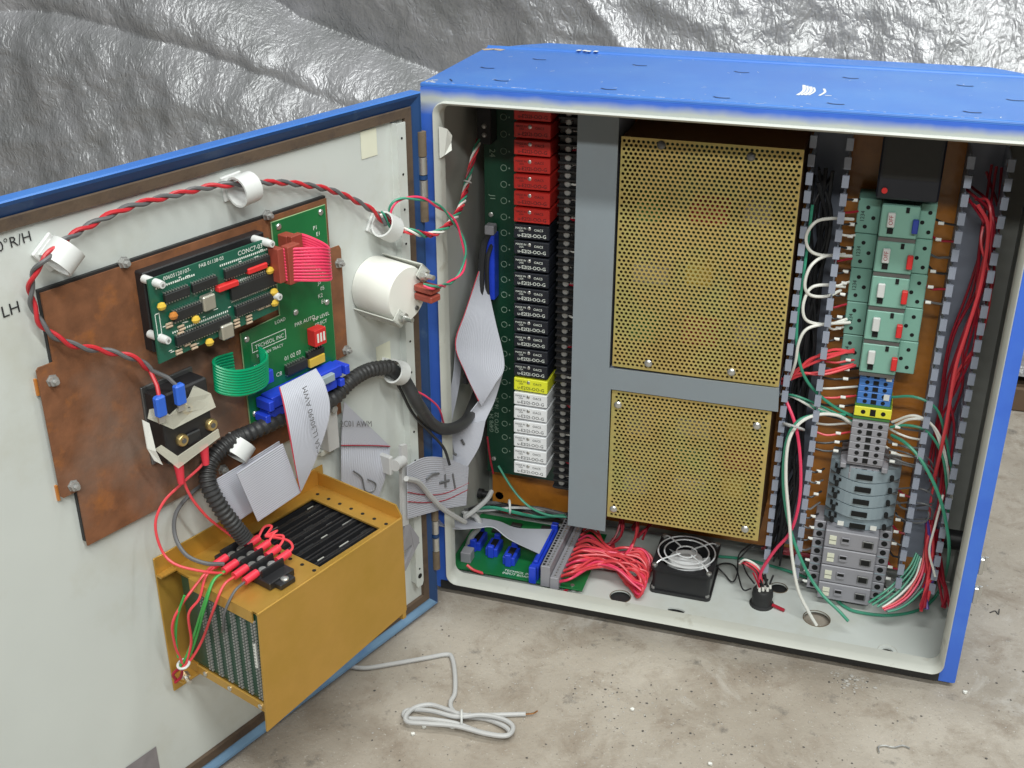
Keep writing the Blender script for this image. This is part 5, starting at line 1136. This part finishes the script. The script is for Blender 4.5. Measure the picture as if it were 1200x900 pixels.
MB().ring(Vector((0.054, 0.128, 0.049)), (1, .4, 0), .009, .0016, 14, 6).build('cable_tie', 'white_plastic', fb, True)
wire('cable', 'grey cable end with pale connector at the lower left inside corner', 'cord_grey', [(0.0278, 0.03, 0.0874), (0.0331, 0.05, 0.0863), (0.0386, 0.08, 0.0847), (0.0388, 0.1, 0.0858)], .0034, cat='cable')
gl = thing('cable_gland', 'small brass and black gland low on the left inner wall', 'cable gland', (0.0226, 0.1, 0.0816))
MB().lathe(Vector((0.003, 0.1525, 0.0465)), (1, 0, 0), [(0, .007), (.006, .007), (.006, .005), (.016, .0045)], 12).build('body', 'black_plastic', gl, True)
MB().lathe(Vector((0.008, 0.1767, 0.0307)), (1, .2, 0), [(0, .0045), (.006, .0045), (.006, .003), (.014, .003)], 8).build('nut', 'brass', gl, True)
# -- bundle of red wires on the cabinet floor
st = []
for k in range(34):
    y0 = .0255+(k % 20)*.0060+.0015*(k//20); f = (y0-.08)/.06; z0 = .020+.004*(k % 2); j = random.uniform
    base = [(.1505, y0, z0), (.166, y0-.001, z0+.008+j(0, .004)), (.190+j(-.004, .004), .083+f*.028+j(-.003, .003), .030+j(-.007, .007)), (.214, .082+f*.026+j(-.006, .006), .031+j(-.009, .009))]
    if k % 6 == 5: base += [(.226, .112+j(-.008, .008), .045), (.222, .136, .056+j(0, .01)), (.214, .150, .05)]
    else: base += [(.236, .079+f*.034+j(-.006, .006), .030+j(-.010, .008)), (.2500+j(-.003, .001), .075+f*.032+j(-.005, .005), .020+j(-.008, .006)), (.247+j(-.005, 0), .066+f*.024+j(-.006, .004), .007+j(-.002, .004)), (.226, .074+j(-.01, .01), .006+j(0, .005)), (.205, .100+j(-.01, .01), .010), (.190, .135+j(-.01, .01), .016)]
    st.append(('wire_red' if k % 5 else 'wire_pink', base, .0018))
st.append(('wire_red_dark', [(0.1762, 0.0721, 0.012), (0.1679, 0.0622, 0.004), (0.1624, 0.0327, 0.01), (0.155, 0.028, 0.004)], .002))
bundle('wire_bundle', 'thick bundle of bright red wires from the grey terminals towards the fan', 'wire bundle', st)
st = [('wire_red_dark', jitter([(0.1742, 0.15, 0.0349), (0.1869, 0.14, 0.064), (0.2019, 0.135, 0.0519), (0.1994, 0.12, 0.0323), (0.1778, 0.11, 0.0161)], .004), .0017) for k in range(4)]+[('wire_red_dark', jitter([(0.2151, 0.15, 0.0349), (0.226, 0.145, 0.0632), (0.2406, 0.14, 0.0562), (0.2284, 0.13, 0.0317)], .004), .0017) for k in range(3)]
bundle('wire_bundle', 'dark red wires looping up behind the lower perforated cover', 'wire bundle', st)
wire('wire', 'two-tone red wire stub beside the small grey floor terminal', 'wire_red', [(0.0312, 0.0231, 0.022), (0.0401, 0.0233, 0.016), (0.0508, 0.028, 0.01)], .002)
# -- left duct
st = [('wire_black', jitter([(0.4018, 0.13, 0.5278), (0.4053, 0.13, 0.4718), (0.4065, 0.13, 0.4034), (0.4049, 0.13, 0.3314), (0.4033, 0.13, 0.2558), (0.4045, 0.13, 0.1768), (0.4016, 0.13, 0.1051), (0.3938, 0.14, 0.0353)], .011), random.choice((.0015, .002, .0024))) for k in range(14)]
bundle('wire_bundle', 'black wires packed down the duct beside the perforated covers', 'wire bundle', st)
for k, (q, lab) in enumerate((([(0.4385, 0.118, 0.4816), (0.4173, 0.1, 0.486), (0.4018, 0.088, 0.4845), (0.3941, 0.084, 0.4702), (0.3981, 0.088, 0.4542), (0.4107, 0.096, 0.4462), (0.4345, 0.118, 0.4422)], 'white wire loop, uppermost in the duct beside the perforated cover'),
    ([(0.4417, 0.118, 0.441), (0.416, 0.098, 0.4451), (0.402, 0.086, 0.4363), (0.3982, 0.084, 0.4154), (0.4053, 0.09, 0.4023), (0.4227, 0.1, 0.3996), (0.4349, 0.118, 0.4012)], 'white wire loop, second from the top in the left duct'),
    ([(0.4388, 0.118, 0.4056), (0.4144, 0.095, 0.4132), (0.4029, 0.09, 0.4079), (0.3989, 0.086, 0.3893), (0.405, 0.088, 0.3733), (0.4264, 0.1, 0.3672), (0.4451, 0.118, 0.3683)], 'white wire loop, third from the top in the left duct'),
    ([(0.4491, 0.118, 0.3648), (0.4221, 0.095, 0.3686), (0.4052, 0.086, 0.3641), (0.3989, 0.084, 0.348), (0.3975, 0.088, 0.3225), (0.3926, 0.1, 0.2954)], 'white wire bending down into the left duct below the loops'))):
    wire('wire', lab, 'wire_white', q, .0019, group='white wires looping in the left duct')
wire('wire', 'dark green wire running down the left duct beside the white loops', 'wire_green', [(0.3954, 0.11, 0.4958), (0.3955, 0.092, 0.4258), (0.3945, 0.09, 0.3672), (0.4006, 0.088, 0.3281), (0.4145, 0.094, 0.296), (0.4419, 0.11, 0.2658), (0.4665, 0.12, 0.2506)], .0019)
st = [('wire_red', jitter([(0.3837, 0.11, 0.2885), (0.3967, 0.1, 0.3013), (0.4133, 0.098, 0.3213), (0.4346, 0.105, 0.3325), (0.4569, 0.118, 0.331)], .003), .0018) for k in range(3)]+[('wire_red', jitter([(0.3839, 0.11, 0.2864), (0.4059, 0.1, 0.3026), (0.4283, 0.1, 0.31), (0.4591, 0.118, 0.3125)], .003), .0018) for k in range(3)]
bundle('wire_bundle', 'red wires crossing the left duct to the blue terminals', 'wire bundle', st)
st = [(m_, jitter([(0.381, 0.12, 0.2661), (0.4037, 0.11, 0.2698), (0.4283, 0.112, 0.2596), (0.4676, 0.122, 0.241)], .004), .0016) for m_ in ('wire_white', 'wire_green', 'wire_white', 'wire_black', 'wire_white', 'wire_green')]
bundle('wire_bundle', 'white, green and black wires crossing the left duct to the earth terminal', 'wire bundle', st)
wire('wire', 'long white wire hanging from the terminals into the round floor hole', 'wire_white', [(0.4679, 0.12, 0.2399), (0.4498, 0.104, 0.257), (0.4279, 0.09, 0.2616), (0.4101, 0.078, 0.2541), (0.4007, 0.072, 0.2318), (0.4025, 0.07, 0.1867), (0.412, 0.068, 0.1326), (0.4195, 0.066, 0.0883), (0.4312, 0.062, 0.0452), (0.4461, 0.06, 0.018), (0.4579, 0.058, 0.001)], .0021)
wire('wire', 'teal green wire hanging in the left duct down to the cabinet floor', 'wire_green', [(0.457, 0.115, 0.2538), (0.4296, 0.095, 0.2594), (0.4078, 0.084, 0.2529), (0.3978, 0.08, 0.2249), (0.4004, 0.078, 0.1705), (0.4139, 0.074, 0.1176), (0.4357, 0.068, 0.0724), (0.4577, 0.058, 0.0476), (0.4802, 0.048, 0.0342), (0.492, 0.04, 0.028)], .0021)
wire('wire', 'second teal green wire crossing the cabinet floor from the fan side', 'wire_green', [(0.3261, 0.1601, 0.006), (0.3559, 0.168, 0.003), (0.3998, 0.1618, 0.003), (0.4381, 0.1474, 0.005), (0.4635, 0.13, 0.003), (0.4875, 0.1029, 0.003), (0.5078, 0.0968, 0.003), (0.5421, 0.1024, 0.003), (0.576, 0.1257, 0.004), (0.5954, 0.1503, 0.02)]+[(0.5892, 0.075, 0.1169), (0.579, 0.075, 0.1602), (0.5649, 0.078, 0.1945), (0.5443, 0.085, 0.225), (0.5262, 0.095, 0.2382), (0.5105, 0.115, 0.2361)], .0021)
wire('wire', 'pink-red wire hanging in the left duct towards the black plug', 'wire_pink', [(0.3878, 0.1, 0.2765), (0.4054, 0.086, 0.2471), (0.4158, 0.08, 0.2058), (0.4201, 0.078, 0.157), (0.4149, 0.078, 0.113), (0.3991, 0.08, 0.0812), (0.3866, 0.084, 0.0479), (0.3852, 0.084, 0.0303)], .0021)
tie = MB().ring(Vector((0.4041, 0.078, 0.2488)), (.2, .6, 1), .012, .0013, 16, 6); solo(tie, 'cable_tie', 'cord_grey', 'grey cable tie round the hanging wires in the left duct', 'cable tie', (0.4041, 0.078, 0.2488), smooth=True)
st = [('wire_red_dark', jitter([(0.3818, 0.15, 0.0392), (0.4084, 0.15, 0.0369), (0.4398, 0.15, 0.0356), (0.4604, 0.15, 0.036)], .004), .002) for k in range(5)]
bundle('wire_bundle', 'dark red wires running low behind the left duct', 'wire bundle', st)
st = [('wire_black', q, .0011) for q in ([(0.3243, 0.1221, 0.02), (0.3379, 0.1241, 0.006), (0.3505, 0.1118, 0.004), (0.355, 0.1205, 0.012), (0.3536, 0.1356, 0.03), (0.3671, 0.1324, 0.05)], [(0.3272, 0.1182, 0.018), (0.3373, 0.1414, 0.01), (0.3505, 0.1417, 0.006), (0.3663, 0.0784, 0.02), (0.3771, 0.0672, 0.03)], [(0.3602, 0.1181, 0.03), (0.3681, 0.0976, 0.03), (0.3795, 0.0819, 0.028)], [(0.3561, 0.1112, 0.04), (0.3691, 0.1095, 0.06), (0.3836, 0.1179, 0.06)])]
bundle('wire_bundle', 'thin black fan leads curling on the floor by the black plug', 'wire bundle', st)
st = [(m_, jitter([(0.3599, 0.095, 0.0451), (0.3681, 0.09, 0.0525), (0.3816, 0.088, 0.0418), (0.3901, 0.084, 0.0213)], .003), .0016) for m_ in ('wire_red', 'wire_black', 'wire_white', 'wire_black', 'wire_red_dark')]
bundle('wire_bundle', 'short red, black and white tails bent into the black plug', 'wire bundle', st)
# -- right duct
def run_red(sp, sc): return jitter(sc, sp)
st = []
for k in range(6): st.append((('wire_red_dark', 'wire_red_dark', 'wire_red')[k % 3], jitter([(0.5526, 0.135, 0.5157), (0.5664, 0.11, 0.5063), (0.5757, 0.105, 0.4781), (0.5787, 0.11, 0.4209), (0.5769, 0.115, 0.3604), (0.5716, 0.12, 0.3068), (0.5694, 0.125, 0.2405), (0.5718, 0.125, 0.163), (0.576, 0.12, 0.0971), (0.577, 0.1, 0.0506)], .010), .0016))
for k in range(4): st.append(('wire_red_dark', jitter([(0.5701, 0.145, 0.5378), (0.5759, 0.14, 0.476), (0.5699, 0.14, 0.4087), (0.5604, 0.14, 0.3477), (0.5576, 0.145, 0.2719), (0.563, 0.145, 0.1729)], .009), .0016))
bundle('wire_bundle', 'deep red wires running down the right-hand duct', 'wire bundle', st)
wire('wire', 'bright red wire slanting across the front of the right-hand duct', 'wire_red', [(0.5575, 0.11, 0.5108), (0.5702, 0.1, 0.49), (0.5725, 0.095, 0.4352), (0.5672, 0.09, 0.3843), (0.5624, 0.09, 0.3394), (0.5635, 0.095, 0.276), (0.5633, 0.1, 0.2309), (0.5625, 0.12, 0.1756)], .0022)
st = []
for k, m_ in enumerate(('wire_green', 'wire_white', 'wire_white', 'wire_green')):
    st.append((m_, jitter(([(0.5082, 0.116, 0.2461), (0.5273, 0.106, 0.2553), (0.5476, 0.1, 0.2519), (0.5671, 0.105, 0.218), (0.5838, 0.12, 0.1453)], [(0.5087, 0.116, 0.2429), (0.5258, 0.104, 0.2656), (0.5478, 0.1, 0.2626), (0.5673, 0.106, 0.2284), (0.5848, 0.12, 0.1569)], [(0.5074, 0.116, 0.2525), (0.5308, 0.104, 0.2685), (0.5515, 0.102, 0.2622), (0.5687, 0.106, 0.2308), (0.5857, 0.12, 0.1628)], [(0.5052, 0.116, 0.2821), (0.5259, 0.104, 0.2909), (0.5461, 0.102, 0.2866), (0.5627, 0.108, 0.2588), (0.5824, 0.12, 0.1903)])[k], .0015), .0018))
bundle('wire_bundle', 'green and white wires leaving the earth terminal for the right-hand duct', 'wire bundle', st)
st = []
for k in range(6): st.append(('wire_grey', jitter(([(0.5072, 0.116, 0.2263), (0.5304, 0.106, 0.2266), (0.5551, 0.11, 0.2133), (0.5667, 0.125, 0.1848)], [(0.5082, 0.116, 0.2187), (0.5322, 0.106, 0.2203), (0.5585, 0.11, 0.2028), (0.5669, 0.125, 0.1712)], [(0.5103, 0.116, 0.2024), (0.5343, 0.106, 0.2053), (0.5549, 0.106, 0.2022), (0.5628, 0.11, 0.1858), (0.5571, 0.12, 0.1678)], [(0.5247, 0.118, 0.1654), (0.5437, 0.106, 0.1779), (0.5606, 0.104, 0.1754), (0.5647, 0.108, 0.1603), (0.55, 0.12, 0.1459)], [(0.5271, 0.118, 0.1474), (0.5443, 0.106, 0.16), (0.5632, 0.104, 0.1578), (0.5673, 0.108, 0.1425), (0.5504, 0.12, 0.1297)], [(0.5293, 0.118, 0.1316), (0.5463, 0.106, 0.1328), (0.5622, 0.104, 0.1393), (0.5627, 0.108, 0.1485), (0.5506, 0.12, 0.1414)])[k], .001), .0012))
bundle('wire_bundle', 'thin grey wires looping from the interface blocks into the right-hand duct', 'wire bundle', st)
st = []
for m_, q in (('wire_green', [(0.5584, 0.115, 0.0872), (0.5528, 0.105, 0.0734), (0.5399, 0.094, 0.0564), (0.5281, 0.084, 0.0462), (0.5127, 0.078, 0.0323)]), ('wire_green', [(0.5606, 0.115, 0.0853), (0.5552, 0.104, 0.0698), (0.5423, 0.092, 0.0534), (0.5305, 0.082, 0.0432), (0.5168, 0.075, 0.0317)]), ('wire_green', [(0.5627, 0.115, 0.0833), (0.5575, 0.102, 0.0668), (0.5465, 0.09, 0.0509), (0.5347, 0.08, 0.0407), (0.5226, 0.072, 0.0326)]), ('wire_white', [(0.5649, 0.115, 0.0814), (0.5608, 0.1, 0.064), (0.5504, 0.088, 0.0507), (0.5385, 0.077, 0.0412), (0.5282, 0.07, 0.0341)]), ('wire_red', [(0.5666, 0.118, 0.0965), (0.5652, 0.102, 0.0732), (0.5544, 0.087, 0.0498), (0.5425, 0.076, 0.0403), (0.5283, 0.069, 0.0336)]), ('wire_pink', [(0.5687, 0.118, 0.0945), (0.5669, 0.1, 0.0677), (0.5573, 0.085, 0.0494), (0.5445, 0.074, 0.0397), (0.5303, 0.067, 0.033)]), ('wire_grey', [(0.5715, 0.115, 0.0755), (0.5684, 0.098, 0.0573), (0.5572, 0.083, 0.0435), (0.545, 0.072, 0.0364), (0.5323, 0.066, 0.033)]), ('wire_green', [(0.571, 0.095, 0.0527), (0.5592, 0.081, 0.0429), (0.5469, 0.071, 0.0363), (0.5342, 0.065, 0.0329)])): st.append((m_, q, .0016))
bundle('wire_bundle', 'fanned cut ends of green, white and red wires on the cabinet floor', 'wire bundle', st)
st = []
for k in range(8): st.append((('wire_red', 'wire_red_dark', 'wire_red', 'wire_purple')[k % 4], jitter([(0.5673, 0.12, 0.1306), (0.5702, 0.108, 0.0977), (0.5774, 0.098, 0.0736), (0.5769, 0.086, 0.0577), (0.5729, 0.076, 0.0398)], .0045), .0021))
for k in range(5): st.append(('wire_red_dark', jitter([(0.5731, 0.125, 0.117), (0.5822, 0.12, 0.0805), (0.5934, 0.115, 0.0438), (0.6002, 0.108, 0.0232)], .005), .002))
bundle('wire_bundle', 'drooping bunch of red wire ends at the bottom right inside corner', 'wire bundle', st)
wire('wire', 'thin cream wire dangling beside the right-hand duct wall', 'wire_white', [(0.574, 0.1, 0.1779), (0.5709, 0.092, 0.1426), (0.5692, 0.088, 0.1103), (0.5772, 0.084, 0.0876), (0.5801, 0.082, 0.0802)], .0015)
# -- short leads with marker sleeves on either side of the column
slv = MB().cyl((-.0028, 0, 0), (.0028, 0, 0), .0018, 8).mesh('marker_sleeve', 'paper', smooth=True)
def leads(label, x0, x1, y0, y1, zs, cols, side):
    t = thing('wire_bundle', label, 'wire bundle', (x0, y0, zs[0]))
    for i, z in enumerate(zs):
        m_ = cols[i % len(cols)]; dz = random.uniform(-.003, .003); sag = random.uniform(-.001, .003)
        pts = [(x0, y0, z+dz), ((x0*2+x1)/3, (y0*2+y1)/3-.004, z+dz*.5-sag), ((x0+x1*2)/3, (y0+y1*2)/3-.003, z-sag*.5), (x1, y1, z)]
        MB().tube(pts, .0013, 6, 4).build('wire', m_, t, True)
        if i % 4 != 3:
            xs = (x0*.35+x1*.65) if side < 0 else (x0*.75+x1*.25); put(slv, 'marker_sleeve', t, (xs, y0*.4+y1*.6-.0035, z))
    return t
leads('short leads with white sleeves left of the green breakers', .425, .4445, .112, .122, [.345+i*.0132 for i in range(13)], ('wire_black', 'wire_white', 'wire_black', 'wire_red_dark'), -1)
leads('short leads with white sleeves left of the blue and grey terminals', .427, .4665, .112, .124, [.206+i*.0115 for i in range(11)], ('wire_black', 'wire_black', 'wire_red', 'wire_white'), -1)
leads('short dark leads with white sleeves left of the grey breakers', .427, .4425, .114, .126, [.020+i*.0155 for i in range(11)], ('wire_black', 'wire_grey'), -1)
leads('short dark leads right of the green breakers', .520, .5425, .124, .110, [.40+i*.0175 for i in range(6)], ('wire_grey', 'wire_red_dark', 'wire_black'), 1)
leads('short leads with white sleeves right of the grey terminals', .506, .5425, .120, .108, [.206+i*.011 for i in range(5)], ('wire_grey', 'wire_white'), 1)
leads('short leads with white sleeves right of the grey breakers', .5285, .5425, .124, .112, [.030+i*.0165 for i in range(9)], ('wire_black', 'wire_grey', 'wire_red_dark'), 1)
leads('dark leads right of the relay rack terminal strip', .1325, .1475, .112, .118, [.12+i*.0198 for i in range(23)], ('wire_black', 'wire_red_dark', 'wire_black', 'wire_white'), 1)

# ================================================================ on the floor
GC = GZ+.0028
CORD = [(-0.0551, -0.1688, -0.005), (-0.027, -0.1678, -0.005), (0.0025, -0.1508, -0.005), (0.0358, -0.1293, -0.005), (0.0561, -0.1165, -0.005), (0.0643, -0.1219, -0.005), (0.0763, -0.1462, -0.005), (0.087, -0.1758, -0.005), (0.0878, -0.1915, -0.005), (0.0938, -0.2025, -0.005), (0.1066, -0.2083, -0.005), (0.1337, -0.2053, -0.005), (0.1571, -0.2126, -0.003), (0.1645, -0.2211, -0.003), (0.1552, -0.2244, -0.005), (0.1309, -0.2253, -0.005), (0.1066, -0.2242, -0.002), (0.0788, -0.2273, -0.001), (0.0548, -0.2287, -0.005), (0.0461, -0.2245, -0.005), (0.0498, -0.2163, -0.005), (0.0749, -0.217, 0.001), (0.1046, -0.2185, 0.002), (0.1298, -0.2079, 0.002), (0.1532, -0.2063, 0.001), (0.1659, -0.2134, 0), (0.1641, -0.2285, 0.001), (0.1429, -0.2325, 0.001), (0.1095, -0.232, 0.002), (0.0781, -0.2378, 0.002), (0.0577, -0.2403, 0.001), (0.0521, -0.2311, 0.001), (0.0563, -0.2148, -0.001), (0.0702, -0.205, -0.002), (0.0915, -0.2092, 0), (0.112, -0.2123, 0.001), (0.1363, -0.1987, -0.004), (0.1662, -0.1868, -0.005), (0.1714, -0.1851, -0.005)]
cc = thing('power_cord', 'grey cable coiled and tied on the concrete in front of the cabinet', 'cable', CORD[0])
MB().tube(CORD, .0026, 9, 7).build('cord', 'cord_grey', cc, True)
MB().tube([(0.1709, -0.1865, -0.004), (0.1792, -0.1824, -0.004), (0.1834, -0.1805, -0.001)], .0009, 5, 4).build('bare_end', 'copper', cc, True)
MB().ring(Vector((0.11, -0.2175, -0.001)), (1, .35, 0), .0098, .0012, 18, 6).build('cable_tie', 'white_plastic', cc, True)
MB().tube([(0.111, -0.2205, -0.004), (0.107, -0.2332, 0), (0.0971, -0.2322, 0)], .0010, 5, 5).build('tie_tail', 'white_plastic', cc, True)
# grit and litter
mb = MB(); mb2 = MB()
def grit(u, n, sp, r0, r1, which):
    for _ in range(n):
        x, y = u[0]+random.gauss(0, sp), u[1]+random.gauss(0, sp)
        if 0 < x < W and y > -.01: continue
        if x < 0 and abs((x-.0047)*MD[0][1]*-1) < 0: continue
        r = random.uniform(r0, r1); which.ball((x, y, GZ+r*.35), r, (random.uniform(.7, 1.4), random.uniform(.7, 1.2), .6), 5)
for u, n, sp in (((0.2307, -0.104, 0), 120, .16), ((0.4664, -0.1297, 0), 160, .15), ((0.6438, 0.1058, 0), 120, .10), ((0.2615, -0.1529, 0), 60, .03), ((0.504, -0.0182, 0), 50, .015), ((0.3932, -0.1789, 0), 120, .10), ((0.1077, -0.1577, 0), 90, .10)): grit(u, n, sp, .0004, .0013, mb); grit(u, n//2, sp, .0004, .0014, mb2)
grit((0.504, -0.0182, 0), 30, .010, .001, .0022, mb)
o = mb.build('grit', 'stone'); o['kind'] = 'stuff'; o['label'] = 'pale grit scattered on the concrete floor'
o = mb2.build('dark_grit', 'debris_dark'); o['kind'] = 'stuff'; o['label'] = 'dark crumbs scattered on the concrete floor'
wire('bent_nail', 'bent shiny wire scrap on the concrete below the cabinet', 'zinc', [(0.5361, -0.1293, -0.0065), (0.535, -0.1218, -0.0065), (0.5408, -0.1174, -0.0065), (0.5511, -0.1168, -0.0065), (0.5595, -0.1115, -0.0065), (0.5663, -0.1133, -0.0065)], .0012, cat='scrap')
for k, (q, lab) in enumerate((((0.0665, -0.2484, -0.006), 'white pebble on the concrete left of the coiled cable'), ((0.0739, -0.2353, -0.006), 'pale pebble right beside the coiled cable'), ((0.6237, -0.0046, -0.006), 'small white pebble below the cabinet corner'), ((0.279, -0.1417, -0.006), 'small white pebble among dark crumbs on the floor'), ((0.372, -0.1979, -0.006), 'white pebble near the bottom edge of the floor'))):
    mb = MB().ball(q, .0028, (1, .8, .7), 7); 
    for v in mb.v: v += Vector((random.uniform(-1, 1), random.uniform(-1, 1), random.uniform(-1, 1)))*.0004
    solo(mb, 'pebble', 'paper', lab, 'pebble', q, group='pebbles on the concrete')
solo(MB().tube([(0.6568, 0.1579, -0.0072), (0.6629, 0.1634, -0.0072), (0.6665, 0.1574, -0.0072), (0.668, 0.1686, -0.0072)], .0008, 6, 4), 'leaf_scrap', 'debris_dark', 'dark twisted scrap on the concrete right of the cabinet', 'scrap', (0.6644, 0.1575, -0.0065))
